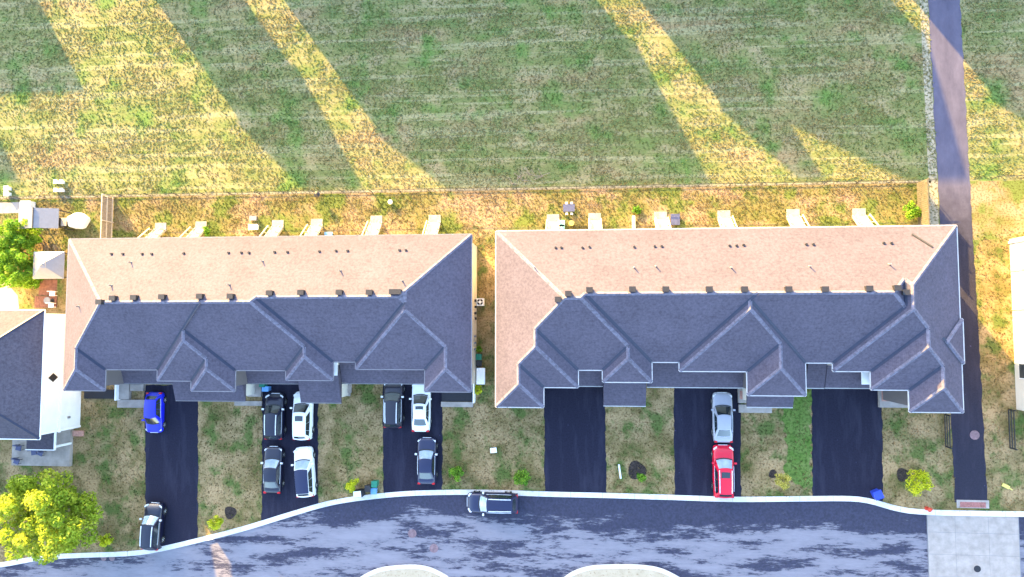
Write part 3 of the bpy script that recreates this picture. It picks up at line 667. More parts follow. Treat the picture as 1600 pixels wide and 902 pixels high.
# ------------------------------------------------------------------ rear stairs
ST = [(251, 352, -1, 'leftmost rear steps of the left block'), (314, 350, -1, 'second rear steps from the left, left block'), (434, 348, -1, 'third rear steps from the left, left block'), (495, 346, -1, 'fourth rear steps from the left, left block'),
      (588, 341, -1, 'fifth rear steps from the left, left block'), (679, 340, -1, 'rear steps of the left block nearest the gap between blocks'), (864, 339, 1, 'rear steps of the right block nearest the gap between blocks'), (929, 337, -1, 'second rear steps from the left, right block'),
      (1032, 335, -1, 'third rear steps from the left, right block'), (1131, 333, -1, 'fourth rear steps from the left, right block'), (1239, 331, -1, 'fifth rear steps from the left, right block'), (1342, 330, -1, 'rear steps of the right block nearest the footpath')]
for i, (px, py, side, lab) in enumerate(ST):
    x, y = P(px, py, 0.03); yw = (LY1 if px < 760 else RY1)-0.36
    t = thing('rear_steps', 'pale wooden '+lab, 'steps', (x, y, 0), group='wooden rear steps')
    run = y-0.5-(yw+0.75); n = 8; dz = 2.0/n; dy = run/n; wd = 0.52
    G().box(-0.6, -0.5, -0.05, 0.6, 0.25, 0.05).o('landing_pad', 'concrete', t)
    for k in range(n):
        G().box(-wd, -0.5-(k+1)*dy-0.02, (k+1)*dz-0.05, wd, -0.5-k*dy+0.0, (k+1)*dz).o('tread', 'wood', t)
    for sx in (-wd-0.05, wd+0.05):
        G().bar((sx, -0.45, 0.0), (sx, -0.5-run, 1.9), 0.07, 0.24).o('stringer', 'wood', t)
        G().bar((sx, -0.45, 0.98), (sx, -0.5-run, 2.95), 0.1, 0.08).o('handrail', 'wood', t)
        for q in (0.05, 0.5, 0.95): G().bar((sx, -0.5-run*q, 0.15+1.9*q), (sx, -0.5-run*q, 0.95+1.97*q), 0.07, 0.07).o('baluster', 'wood', t)
    xa, xb = (-wd-2.1, wd+0.1) if side < 0 else (-wd-0.1, wd+2.1)
    yy = yw-y
    dk = G().box(xa, yy+0.01, 1.86, xb, yy+0.78, 2.0).o('deck', 'wood', t)
    sxa, sxb = (xa, -wd-0.1) if side < 0 else (wd+0.1, xb)
    G().box(sxa, yy+0.7, 2.9, sxb, yy+0.79, 2.98).o('handrail', 'wood', t)
    for q in np.linspace(sxa+0.05, sxb-0.05, 7): G().box(q-0.02, yy+0.72, 2.0, q+0.02, yy+0.76, 2.9).o('baluster', 'wood', t)
    for q in (xa+0.1, xb-0.1): G().box(q-0.06, yy+0.6, -0.1, q+0.06, yy+0.72, 1.86).o('post', 'wood', t)
# dead brush heaped against the fence on the field side
x, y = P(825, 288); db = thing('brush_pile', 'pinkish brown dead twigs heaped on the field side of the fence', 'brush', (x, y, 0))
rb_ = random.Random(4)
for k in range(16):
    a = rb_.uniform(0, 6.28); l = rb_.uniform(0.5, 1.5); cx, cy = rb_.uniform(-1.6, 1.6), rb_.uniform(-0.1, 0.9)
    G().bar((cx, cy, 0.03), (cx+l*math.cos(a), cy+0.6*l*abs(math.sin(a)), rb_.uniform(0.1, 0.5)), 0.04, 0.03).o('twig', 'board', db)
#@@CARS
# ------------------------------------------------------------------ cars
def grid_patch(fn, nu, nv, u0, u1, v0, v1, off=0.0, close=None):
    V = []; Fs = []
    for i in range(nu+1):
        for j in range(nv+1):
            u = u0+(u1-u0)*i/nu; v = v0+(v1-v0)*j/nv; p = Vector(fn(u, v))
            if off:
                e = 1e-3; a = Vector(fn(u+e, v))-Vector(fn(u-e, v)); b = Vector(fn(u, v+e))-Vector(fn(u, v-e)); n = a.cross(b).normalized(); p = p+n*off
            V.append(tuple(p))
    for i in range(nu):
        for j in range(nv): a = i*(nv+1)+j; Fs.append((a, a+nv+1, a+nv+2, a+1))
    return V, Fs
CAR = {   # length, half width, height, belt z, hood: cowl x fraction, roof front, roof rear, tail glass base, trunk z
 'hatch': dict(w=0.87, h=1.5, hood=0.84, belt=0.98, cow=0.24, rf=0.09, rr=-0.33, rb=-0.45, tz=0.95),
 'suv':   dict(w=0.94, h=1.72, hood=1.02, belt=1.12, cow=0.22, rf=0.07, rr=-0.40, rb=-0.478, tz=1.1),
 'sedan': dict(w=0.91, h=1.45, hood=0.86, belt=0.95, cow=0.21, rf=0.05, rr=-0.22, rb=-0.375, tz=0.96)}
def make_car(kind, paint, px, py, L, rz, label, roof=None, rails=False, sunroof=False, railmat='chrome', painted_sky=False):
    c = CAR[kind]; x, y = P(px, py, 0.9); z0 = -0.1 if py > 775 and px > 700 and px < 820 else 0.02
    t = thing('parked_car', label, 'car', (x, y, z0), rz, 'cars parked by the townhouses'); W = c['w']
    # lower body: rings along the length, front is +x
    st = [(0.5, 0.62, 0.55, 0.42), (0.492, 0.78, 0.66, 0.30), (0.465, 0.9, 0.75, 0.22), (0.42, 0.965, c['hood']-0.1, 0.2), (0.34, 0.99, c['hood']-0.03, 0.19), (c['cow'], 1.0, c['hood']+0.03, 0.18), (0.05, 1.0, c['belt'], 0.18), (-0.15, 1.0, c['belt']+0.01, 0.18),
          (-0.3, 1.0, c['belt']+0.01, 0.19), (c['rb'], 0.975, c['tz'], 0.22), (-0.46, 0.94, c['tz']-0.03 if kind == 'sedan' else c['tz']-0.05, 0.26), (-0.49, 0.86, c['tz']-0.18, 0.34), (-0.5, 0.74, c['tz']-0.32, 0.45)]
    st = sorted(st, key=lambda s: -s[0])
    prof = [(0.0, 1.0), (0.35, 0.998), (0.66, 0.985), (0.84, 0.945), (0.945, 0.85), (0.985, 0.7), (1.0, 0.45), (0.985, 0.2), (0.93, 0.03), (0.85, 0.0)]
    ring = [(-a, b) for a, b in prof[:0:-1]]+prof
    V = []; Fs = []; n = len(ring)
    for fx, wf, zt, zb in st:
        for a, b in ring: V.append((fx*L, a*wf*W, zb+b*(zt-zb)))
    for i in range(len(st)-1):
        for j in range(n): Fs.append((i*n+j, i*n+(j+1) % n, (i+1)*n+(j+1) % n, (i+1)*n+j))
    Fs.append(tuple(range(n-1, -1, -1))); Fs.append(tuple(range((len(st)-1)*n, len(st)*n)))
    bm_ = mobj('body', V, Fs, 'car_'+paint, t, True)
    # greenhouse
    zb = c['belt']-0.05; zt = c['h']; wb = W*0.93; wt = W*0.70; xf0, xf1, xr1, xr0 = c['cow']*L, c['rf']*L, c['rr']*L, c['rb']*L
    zf = c['hood']; zr = c['tz']-0.04
    def roofz(u, v): return zt-0.07*(abs(u-0.42)/0.58)**2-0.05*(2*v-1)**2
    def top(u, v):                                       # u front to rear, v right to left
        bow = 0.10*(1-(2*v-1)**2)
        return (xf1+(xr1-xf1)*u+bow*(1-u)-0.03*bow*u, (2*v-1)*wt*(1-0.05*u), roofz(u, v))
    def front(u, v):
        b = (xf0+0.16*(1-(2*v-1)**2), (2*v-1)*wb*0.95, zf-0.01); a = top(0, v)
        return tuple(b[k]+(a[k]-b[k])*u for k in range(3))
    def rear(u, v):
        a = top(1, v); b = (xr0-0.10*(1-(2*v-1)**2), (2*v-1)*wb*0.92, zr)
        return tuple(a[k]+(b[k]-a[k])*u for k in range(3))
    def sidef(s):
        def f(u, v):                                     # u front..rear, v bottom..top
            yb = s*wb*(0.95+0.05*math.sin(math.pi*u)-0.03*u); bz = zf+(zr-zf)*u+(zb-(zf+zr)/2)*math.sin(math.pi*u)
            b = (xf0+(xr0-xf0)*u, yb, bz-0.01); a = top(u, 1.0 if s > 0 else 0.0)
            return tuple(b[k]+(a[k]-b[k])*v for k in range(3))
        return f
    Vs = []; Fc = []
    for fn, nu, nv in ((front, 4, 8), (rear, 4, 8), (sidef(1), 10, 4), (sidef(-1), 10, 4)):
        v_, f_ = grid_patch(fn, nu, nv, 0, 1, 0, 1); b = len(Vs); Vs += v_; Fc += [tuple(q+b for q in ff) for ff in f_]
    mobj('cabin', Vs, Fc, 'car_'+paint, t, True)
    v_, f_ = grid_patch(top, 8, 8, 0, 1, 0, 1); mobj('roof_panel', v_, f_, 'car_'+(roof or paint), t, True)
    def win(name, fn, nu, nv, u0, u1, v0, v1, flip=False, mat='cabglass', off=0.012):
        v_, f_ = grid_patch(fn, nu, nv, u0, u1, v0, v1, -off if flip else off)
        return mobj(name, v_, f_, mat, t, True)
    def outward(fn): 
        e = 1e-3; p = Vector(fn(0.5, 0.5)); a = Vector(fn(0.5+e, 0.5))-p; b = Vector(fn(0.5, 0.5+e))-p
        return a.cross(b).dot(p-Vector((0, 0, 0.9))) < 0
    win('windshield', front, 4, 8, 0.06, 0.95, 0.06, 0.94, outward(front), 'painted_sky_glass' if painted_sky else 'cabglass'); win('rear_window', rear, 4, 8, 0.06, 0.85 if kind == 'sedan' else 0.6, 0.1, 0.9, outward(rear))
    for s in (1, -1):
        f = sidef(s); fl = outward(f)
        for u0, u1 in ((0.16, 0.465), (0.475, 0.735), (0.745, 0.91)): win('side_window', f, 4, 3, u0, u1, 0.08, 0.9, fl)
        mr = G().box(xf0-0.32, s*(W+0.02)-0.06, zb-0.02, xf0-0.16, s*(W+0.02)+0.16*s+0.06*0, zb+0.13) if s > 0 else G().box(xf0-0.32, -W-0.18, zb-0.02, xf0-0.16, -W+0.04, zb+0.13)
        mr.o('mirror', 'car_'+paint if paint in ('white', 'blue', 'red', 'silver') else 'chrome', t)
        if rails:
            r_ = G(); pts = [top(u, 0.93 if s > 0 else 0.07) for u in (0.04, 0.3, 0.6, 0.95)]
            for a, b in zip(pts, pts[1:]): r_.bar((a[0], a[1], a[2]+0.06), (b[0], b[1], b[2]+0.06), 0.075, 0.05)
            r_.o('roof_rail', railmat, t)
        # belt trim, lamps
        tr = G(); pts = [sidef(s)(u, 0.03) for u in (0.15, 0.35, 0.6, 0.85)]
        for a, b in zip(pts, pts[1:]): tr.bar((a[0], a[1]+s*0.02, a[2]+0.01), (b[0], b[1]+s*0.02, b[2]+0.01), 0.03, 0.03)
        tr.o('belt_trim', 'chrome', t)
        hv = [(0.475*L, s*W*0.62, c['hood']-0.2), (0.44*L, s*W*0.93, c['hood']-0.19), (0.405*L, s*W*0.95, c['hood']-0.135), (0.455*L, s*W*0.66, c['hood']-0.13)]
        g = G(); g.add([(p[0]+0.02, p[1]+s*0.01, p[2]+0.03) for p in hv]+[(p[0]-0.08, p[1]-s*0.08, p[2]-0.12) for p in hv], [(0, 1, 2, 3), (0, 4, 5, 1), (1, 5, 6, 2), (2, 6, 7, 3), (3, 7, 4, 0)]); g.o('headlight', 'lamp', t)
        tz = c['tz']-0.16
        g = G().box(-0.488*L-0.03, min(s*W*0.62, s*W*0.9), tz-0.1, -0.455*L, max(s*W*0.62, s*W*0.9), tz+0.1); g.o('taillight', 'tail', t)
    if sunroof: win('sunroof', top, 3, 4, 0.14, 0.36, 0.2, 0.8, outward(top), 'cabglass')
    G().box(0.485*L, -0.45*W, 0.5, 0.5*L+0.02, 0.45*W, 0.62).o('grille', 'chrome', t)
    # cowl line below the windscreen: black plastic strip
    cw = G(); pts = [front(0.0, v) for v in (0.06, 0.3, 0.5, 0.7, 0.94)]
    for a, b in zip(pts, pts[1:]): cw.bar((a[0]+0.03, a[1], a[2]+0.025), (b[0]+0.03, b[1], b[2]+0.025), 0.1, 0.03)
    cw.o('cowl', 'dark', t)
    R = 0.34 if kind == 'suv' else 0.31
    for fx in (0.315, -0.30):
        for s in (1, -1):
            nn = 20; V = []; Fs = []
            prof_ = [(0, 0.0), (0.62, 0.0), (0.66, 0.02), (0.97, 0.02), (1.0, -0.02), (1.0, -0.18)]
            for k in range(nn):
                a = 2*math.pi*k/nn
                for r, dy in prof_[1:]: V.append((fx*L+R*r*math.cos(a), s*(W+0.012+dy), R+R*r*math.sin(a)))
            m = len(prof_)-1
            for k in range(nn):
                for j in range(m-1): Fs.append((k*m+j, ((k+1) % nn)*m+j, ((k+1) % nn)*m+j+1, k*m+j+1))
            wh = mobj('wheel', V, Fs, 'tyre', t, True)
            V = [(fx*L, s*(W+0.03), R)]; Fs = []
            for k in range(10):
                a = 2*math.pi*k/10; rr_ = 0.2*R if k % 2 else 0.64*R
                for da in (-0.16, 0.16): V.append((fx*L+rr_*math.cos(a+da), s*(W+0.022), R+rr_*math.sin(a+da)))
            for k in range(10): Fs += [(0, 1+2*k, 2+2*k), (0, 2+2*k, 1+(2*k+2) % 20)]
            mobj('rim', V, Fs, 'rim', wh)
    return t
N_ = math.radians(90); S_ = -N_
make_car('hatch', 'blue', 239, 645, 4.0, S_, 'bright blue hatchback parked on the leftmost driveway')
make_car('suv', 'black', 237, 823, 4.5, N_-0.05, 'black SUV at the kerb end of the leftmost driveway', painted_sky=True, rails=True)
make_car('suv', 'black', 428, 651, 4.45, N_, 'black SUV with silver roof rails beside a white SUV by the house', rails=True)
make_car('suv', 'white', 472, 650, 4.65, N_, 'white SUV with sunroof tucked under the roof edge', sunroof=True)
make_car('sedan', 'black', 425, 735, 4.5, N_, 'black car behind the black SUV, left of a white SUV', painted_sky=True)
make_car('suv', 'white', 475, 738, 4.75, N_+0.09, 'white SUV with black roof parked slightly askew near the kerb', roof='navy', painted_sky=True)
make_car('suv', 'charcoal', 614, 632, 4.5, N_, 'dark SUV with roof rails left of the white sedan', rails=True)
make_car('sedan', 'white', 657, 636, 4.8, N_, 'white sedan with dark sunroof next to the dark SUV', sunroof=True)
make_car('sedan', 'navy', 666, 721, 4.4, N_, 'dark navy car parked alone near the kerb, red taillight', painted_sky=True)
make_car('suv', 'navy', 769, 787, 4.9, math.pi, 'black SUV with silver roof rails standing on the road', rails=True, painted_sky=True)
make_car('sedan', 'silver', 1130, 653, 4.6, N_, 'silver sedan parked in front of the red SUV')
make_car('suv', 'red', 1131, 737, 4.75, N_, 'red SUV with silver roof rails reaching the kerb', rails=True, sunroof=True, painted_sky=True)
#@@PLANTS
# ------------------------------------------------------------------ plants
def leaves(name, blobs, n, size, mat, parent, seed=0, shell=0.55, squash=1.0):
    r = np.random.default_rng(seed); V = []; Fs = []; T = []
    vol = np.array([b[3]*b[4]*b[5] for b in blobs]); pr_ = vol**0.67; pr_ /= pr_.sum()
    idx = r.choice(len(blobs), n, p=pr_); tb = r.random(len(blobs))
    for i in idx:
        cx, cy, cz_, rx, ry, rz = blobs[i]
        d = r.normal(size=3); d /= np.linalg.norm(d); rad = shell+(1-shell)*r.random()**0.5
        p = np.array([cx, cy, cz_])+d*np.array([rx, ry, rz])*rad*r.uniform(0.85, 1.1)
        a = d+r.normal(size=3)*0.7; a /= np.linalg.norm(a)
        u = np.cross(a, r.normal(size=3)); u /= np.linalg.norm(u); w = np.cross(a, u); s = size*r.uniform(0.6, 1.4)
        b = len(V)
        V += [tuple(p-u*s), tuple(p+w*s*0.55+a*s*0.12), tuple(p+u*s), tuple(p-w*s*0.55+a*s*0.12)]; Fs.append((b, b+1, b+2, b+3))
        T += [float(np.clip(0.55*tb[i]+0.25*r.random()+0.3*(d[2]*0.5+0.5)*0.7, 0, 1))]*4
    me = bpy.data.meshes.new(name); me.from_pydata(V, [], Fs); me.materials.append(M_[mat])
    at = me.attributes.new('tint', 'FLOAT', 'POINT'); at.data.foreach_set('value', T); me.update()
    o = bpy.data.objects.new(name, me); COL.objects.link(o); o.parent = parent; return o
def trunk(name, pts, parent, mat='bark', n=8):
    V = []; Fs = []
    for k, (x, y, z, r) in enumerate(pts):
        for i in range(n): V.append((x+r*math.cos(2*math.pi*i/n), y+r*math.sin(2*math.pi*i/n), z))
    for k in range(len(pts)-1):
        for i in range(n): Fs.append((k*n+i, k*n+(i+1) % n, (k+1)*n+(i+1) % n, (k+1)*n+i))
    Fs.append(tuple(range((len(pts)-1)*n, len(pts)*n)))
    return mobj(name, V, Fs, mat, parent, True)
# big tree, bottom left: crown centre seen at (62, 808), about 10 m across
tz = 5.0; tx, ty = P(66, 806, tz)
tr = thing('maple_tree', 'big yellow-green tree in the bottom left corner by the road', 'tree', (tx, ty, 0))
trunk('trunk', [(0, 0, -0.1, 0.28), (0.05, 0, 1.5, 0.22), (0, 0.05, 3.2, 0.18), (0, 0, 5.5, 0.1), (0, 0, 7.2, 0.04)], tr)
r = np.random.default_rng(3); bl = []
for i in range(78):
    a = r.random()*2*math.pi; q = math.sqrt(r.random()); z = 2.4+5.0*r.random()
    R_ = 4.7*math.sqrt(max(0.08, 1-((z-4.4)/3.6)**2))
    s = r.uniform(0.55, 1.05); bl.append((q*R_*math.cos(a), q*R_*math.sin(a)*0.95, z, s, s, s*0.75))
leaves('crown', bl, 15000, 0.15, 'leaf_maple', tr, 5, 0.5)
for i in range(10):
    b = bl[i*7]; trunk('limb', [(0, 0, 2.0+0.2*i, 0.09), (b[0]*0.5, b[1]*0.5, (b[2]+2.4+0.2*i)/2, 0.06), (b[0], b[1], b[2], 0.02)], tr, n=6)
# tall hedge in the left garden
hx, hy = P(38, 395, 1.5)
hd = thing('tall_hedge', 'dense green hedge clump lit yellow on its left side, left garden', 'hedge', (hx, hy, 0))
bl = []
for i in range(110):
    z = r.uniform(0.4, 3.2); bl.append((r.uniform(-1.9, 1.2), r.uniform(-3.2, 3.0), z, r.uniform(0.4, 0.6), r.uniform(0.4, 0.6), r.uniform(0.4, 0.6)))
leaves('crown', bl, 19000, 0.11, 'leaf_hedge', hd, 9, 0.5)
for q in (-2, 0, 2): trunk('trunk', [(0, q, -0.1, 0.1), (0, q, 1.5, 0.07), (0.05, q, 2.8, 0.02)], hd)
def shrub(px, py, rad, h, mat, label, n=500, mulch=None, cat='shrub', name='small_shrub', size=0.07):
    x, y = P(px, py, h*0.6); s = thing(name, label, cat, (x, y, 0.0)); rr_ = np.random.default_rng(int(px)); bl = []
    for i in range(14):
        a = rr_.random()*6.28; q = math.sqrt(rr_.random())*rad*0.72
        bl.append((q*math.cos(a), q*math.sin(a), h*(0.45+0.45*rr_.random()), rad*0.36, rad*0.36, h*0.2))
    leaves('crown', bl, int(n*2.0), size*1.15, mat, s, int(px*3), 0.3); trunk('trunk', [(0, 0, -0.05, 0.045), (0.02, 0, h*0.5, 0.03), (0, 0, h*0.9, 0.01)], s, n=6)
    if mulch:
        mx, my = P(mulch[0], mulch[1]); m = []
        for k in range(18): a = 2*math.pi*k/18; q = mulch[2]*(1+0.1*math.sin(3*a+px)); m.append((mx+q*math.cos(a), my+q*math.sin(a)))
        sheet('mulch_ring', m, 0.01, 'mulch')
shrub(165, 842, 0.85, 1.2, 'leaf_lime', 'low green shrub beside the big tree by the kerb', 550)
shrub(340, 816, 0.75, 1.9, 'leaf_lime', 'yellow-green sapling beside a dark mulch circle, left lawn', 450, (360, 801, 0.62))
shrub(552, 757, 0.8, 2.2, 'leaf_lime', 'yellow-green sapling beside the black mailbox', 520)
shrub(713, 741, 0.85, 1.6, 'leaf_green', 'round green bush on the lawn right of the navy car', 600)
shrub(815, 745, 0.85, 1.6, 'leaf_green', 'round green bush on the lawn left of the empty driveway', 600)
shrub(1001, 746, 0.6, 1.6, 'leaf_green', 'green bush overlapping a dark mulch ring between two driveways', 400, (995, 735, 0.85))
shrub(1222, 750, 0.85, 2.2, 'leaf_yellow', 'pale yellow sapling left of the wide empty driveway', 420, (1208, 741, 0.4))
shrub(1434, 755, 1.25, 2.4, 'leaf_lime', 'bright lime yellow sapling with mulch ring near the footpath', 900, (1411, 742, 0.6))
shrub(1426, 330, 0.95, 1.0, 'leaf_hedge', 'lime green bush in the back yard corner by the board fence', 700)
shrub(746, 609, 0.5, 0.9, 'leaf_lime', 'small green plant at the corner of the left block', 220)
shrub(996, 327, 0.55, 0.35, 'leaf_green', 'low green tuft in the back yard of the right block', 260)
shrub(322, 362, 0.6, 0.7, 'leaf_green', 'low green bush beside the second rear steps', 260)
shrub(748, 545, 0.4, 1.0, 'leaf_green', 'narrow green plant against the wall in the gap between blocks', 160)
# ------------------------------------------------------------------ left garden
def shelter(px0, py0, px1, py1, h, rise, label, hip):
    x0, y0 = P(px0, py1, h); x1, y1 = P(px1, py0, h); t = thing('garden_shelter', label, 'gazebo', ((x0+x1)/2, (y0+y1)/2, 0)); a, b = (x1-x0)/2, (y1-y0)/2
    if hip:
        tri = [((-a, -b), (a, -b)), ((a, -b), (a, b)), ((a, b), (-a, b)), ((-a, b), (-a, -b))]
        for p, q in tri: mobj('roof_panel', [(*p, h), (*q, h), (0, 0, h+rise), (*p, h-0.05), (*q, h-0.05), (0, 0, h+rise-0.06)], [(0, 1, 2), (5, 4, 3), (0, 3, 4, 1)], 'greymetal', t)
        G().box(-0.35, -0.35, h+rise-0.22, 0.35, 0.35, h+rise-0.16).o('vent_cap', 'greymetal', t)
    else:
        for s in (-1, 1):
            mobj('roof_panel', [(s*a, -b, h), (s*a, b, h), (0.0, b, h+rise), (0.0, -b, h+rise), (s*a, -b, h-0.05), (s*a, b, h-0.05), (0, b, h+rise-0.05), (0, -b, h+rise-0.05)], [(0, 1, 2, 3), (7, 6, 5, 4), (0, 4, 5, 1), (1, 5, 6, 2), (3, 7, 4, 0)], 'greymetal', t)
        G().bar((0, -b-0.02, h+rise+0.02), (0, b+0.02, h+rise+0.02), 0.1, 0.06).o('ridge_bar', 'dark', t)
    for sx in (-a+0.15, a-0.15):
        for sy in (-b+0.15, b-0.15): G().box(sx-0.05, sy-0.05, -0.05, sx+0.05, sy+0.05, h-0.02).o('post', 'steel', t)
    return t
shelter(28, 326, 92, 358, 2.3, 0.7, 'grey gable roofed shelter at the top of the left garden', False)
shelter(51, 393, 101, 436, 2.4, 1.0, 'grey pyramid roofed gazebo beside the left block', True)
x, y = P(94, 347, 0.9); gr = thing('barbecue', 'dark barbecue with cream side shelf beside the grey shelter', 'barbecue', (x, y, 0))
G().box(-0.55, -0.42, 0.1, 0.05, 0.42, 1.0).o('firebox', 'dark', gr); G().box(0.06, -0.42, 0.82, 0.65, 0.42, 0.88).o('side_shelf', 'tan_paver', gr); G().box(-0.5, -0.4, 1.0, 0.0, 0.4, 1.15).o('lid', 'dark', gr)
x, y = P(120, 345, 0.5); cv = thing('covered_table', 'white covered garden table on the grass near the privacy fence', 'table', (x, y, 0), 0.1)
V = []; Fs = []; n = 18
for k, (rad, z) in enumerate(((0.98, 0.0), (0.95, 0.35), (0.9, 0.68), (0.78, 0.78), (0.4, 0.86), (0.02, 0.88))):
    for i in range(n):
        a = 2*math.pi*i/n; q = rad*(1+(0.07*math.sin(5*a+1)+0.05*math.sin(9*a))*(1 if k < 3 else 0.4)); V.append((q*math.cos(a)*1.1, q*math.sin(a)*0.85, z))
for k in range(5):
    for i in range(n): Fs.append((k*n+i, k*n+(i+1) % n, (k+1)*n+(i+1) % n, (k+1)*n+i))
mobj('cover', V, Fs, 'white', cv, True); G().box(0.25, -0.15, 0.83, 0.5, 0.15, 0.95).o('box', 'wood', cv)
sheet('garden_path', PX([(-60, 318), (33, 316), (33, 333), (-60, 335)]), 0.012, 'concrete')
x, y = P(42, 321, 0.5); G().box(-0.55, -0.4, 0, 0.55, 0.4, 0.7).box(-0.58, -0.43, 0.7, 0.58, 0.43, 0.76)
sb = thing('storage_box', 'white garden storage box next to the grey shelter roof', 'box', (x, y, 0)); G().box(-0.55, -0.4, 0, 0.55, 0.4, 0.66).o('body', 'white', sb); G().box(-0.58, -0.43, 0.663, 0.58, 0.43, 0.74).o('lid', 'white', sb)
sheet('patio', PX([(-60, 441), (2, 438), (14, 446), (28, 462), (30, 483), (-60, 483)]), 0.012, 'tan_paver')
dkr = tag(G().box(*P(55, 481), -0.05, *P(90, 463), 0.1).o('deck_base', 'slate'), kind='structure')
a = P(55, 481); b = P(90, 463); nb_ = 12
for i in range(nb_):
    w = (b[0]-a[0])/nb_; G().box(a[0]+i*w+0.01, a[1], 0.09, a[0]+(i+1)*w-0.01, b[1], 0.13).o('plank', 'red_paver', dkr)
sheet('patio', PX([(62, 438), (90, 437), (88, 462), (60, 462)]), 0.012, 'red_paver')
x, y = P(75, 470, 0.7); tb = thing('round_table', 'small round grey table on the red-brown deck', 'table', (x, y, 0.13)); G().cyl((0, 0, 0.68), 0.36, 0.36, 0.04, 18).o('table_top', 'greymetal', tb); G().cyl((0, 0, 0), 0.05, 0.05, 0.68, 8).o('leg', 'steel', tb); G().cyl((0, 0, 0), 0.25, 0.2, 0.03, 12).o('base', 'steel', tb)
for px, py, lab in ((83, 459, 'white garden chair above the red-brown deck'), (81, 477, 'white garden chair at the lower edge of the red-brown deck')):
    x, y = P(px, py, 0.4); c = thing('garden_chair', lab, 'chair', (x, y, 0.13)); G().box(-0.28, -0.25, 0.36, 0.28, 0.25, 0.42).o('seat', 'white', c); G().box(-0.28, 0.19, 0.423, 0.28, 0.25, 0.8).o('backrest', 'white', c)
    for sx in (-0.25, 0.2):
        for sy in (-0.22, 0.17): G().box(sx, sy, 0, sx+0.05, sy+0.05, 0.355).o('leg', 'white', c)
NOGRASS += [PX([(-60, 318), (33, 316), (33, 333), (-60, 335)]), PX([(-60, 438), (28, 438), (30, 483), (-60, 483)]), PX([(55, 437), (92, 437), (92, 483), (55, 483)])]
# ------------------------------------------------------------------ small things
def boxthing(name, px, py, w, d, h, mat, label, cat, lidmat=None, rz=0.0, z=0.0, group=None):
    x, y = P(px, py, h); t = thing(name, label, cat, (x, y, z), rz, group)
    tp_ = 0.88
    V = [(-w/2*tp_, -d/2*tp_, 0), (w/2*tp_, -d/2*tp_, 0), (w/2*tp_, d/2*tp_, 0), (-w/2*tp_, d/2*tp_, 0), (-w/2, -d/2, h*0.9), (w/2, -d/2, h*0.9), (w/2, d/2, h*0.9), (-w/2, d/2, h*0.9)]
    mobj('body', V, [(3, 2, 1, 0), (4, 5, 6, 7), (0, 1, 5, 4), (1, 2, 6, 5), (2, 3, 7, 6), (3, 0, 4, 7)], mat, t)
    G().box(-w/2-0.03, -d/2-0.03, h*0.905, w/2+0.03, d/2+0.03, h).o('lid', lidmat or mat, t); return t
x, y = P(560, 772, 1.1); mb = thing('mailbox', 'black community mailbox with white top standing at the kerb', 'mailbox', (x, y, -0.05), 0.12)
G().box(-0.45, -0.3, 0.25, 0.4, 0.3, 1.3).o('cabinet', 'slate', mb); G().box(-0.42, -0.26, 1.303, 0.3, 0.3, 1.36).o('top', 'white', mb); G().box(-0.15, -0.15, -0.05, 0.15, 0.15, 0.25).o('pedestal', 'steel', mb)
boxthing('waste_bin', 574, 764, 0.5, 0.55, 0.9, 'dark', 'black bin between the mailbox and the green bin', 'bin')
boxthing('waste_bin', 584.5, 757, 0.5, 0.55, 0.85, 'green_bin', 'green bin at the kerb beside the driveway', 'bin')
boxthing('waste_bin', 583.5, 768, 0.48, 0.5, 0.6, 'sky_bin', 'light blue recycling box in front of the green bin', 'bin')
boxthing('waste_bin', 1373, 774, 0.7, 0.7, 0.9, 'blue_bin', 'deep blue bin at the kerb by the wide driveway', 'bin', rz=0.4)
boxthing('utility_box', 771, 704, 0.55, 0.4, 0.55, 'white', 'small white utility box on the lawn between the blocks', 'utility box', rz=0.1)
boxthing('waste_bin', 414, 608, 0.6, 0.45, 0.8, 'sky_bin', 'pale blue bin by the garage above the black SUV', 'bin')
boxthing('waste_bin', 409, 601, 0.5, 0.45, 0.9, 'green_bin', 'dark green bin beside the porch between lower roofs', 'bin')
boxthing('storage_box', 751, 588, 0.75, 1.5, 0.9, 'white', 'white cabinet against the left block wall in the gap', 'cabinet')
boxthing('waste_bin', 748, 558, 0.5, 0.5, 0.9, 'green_bin', 'green bin in the gap above the white cabinet', 'bin')
boxthing('waste_bin', 748, 568, 0.5, 0.5, 0.9, 'dark', 'black bin in the gap between green bin and white cabinet', 'bin')
boxthing('waste_bin', 878, 349, 0.5, 0.55, 0.95, 'aqua', 'pale aqua bin beside the steps, the upper of two', 'bin')
boxthing('waste_bin', 877.5, 356, 0.5, 0.55, 0.95, 'aqua', 'pale aqua bin beside the steps, the lower of two', 'bin')
boxthing('storage_box', 395, 355, 0.9, 0.5, 0.5, 'white', 'white box on the lit grass, left block yard', 'box', 'white')
boxthing('storage_box', 395, 341, 0.7, 0.4, 0.35, 'greymetal', 'grey low box above the white box, left block yard', 'box')
boxthing('wading_pool', 513, 367, 0.75, 0.5, 0.3, 'sky_bin', 'small blue tub at the roof edge of the left block', 'tub')
boxthing('garden_mat', 1055, 343, 0.8, 1.0, 0.25, 'navy', 'blue-grey covered sandbox right of the third rear steps', 'box')
boxthing('white_trim_board', 990, 350, 0.22, 1.5, 0.5, 'white', 'narrow white bench end jutting from the roof edge', 'bench')
x, y = P(893, 349, 0.2); ps = thing('garden_stool', 'round pale yellow stool near the aqua bins', 'stool', (x, y, 0)); G().cyl((0, 0, 0.28), 0.27, 0.27, 0.06, 16).o('seat', 'yellow', ps); G().cyl((0, 0, 0), 0.16, 0.2, 0.28, 12).o('base', 'yellow', ps)
x, y = P(610, 316, 0.2); bl_ = thing('beach_ball', 'pale round ball lying in the left block yard', 'ball', (x, y, 0)); 
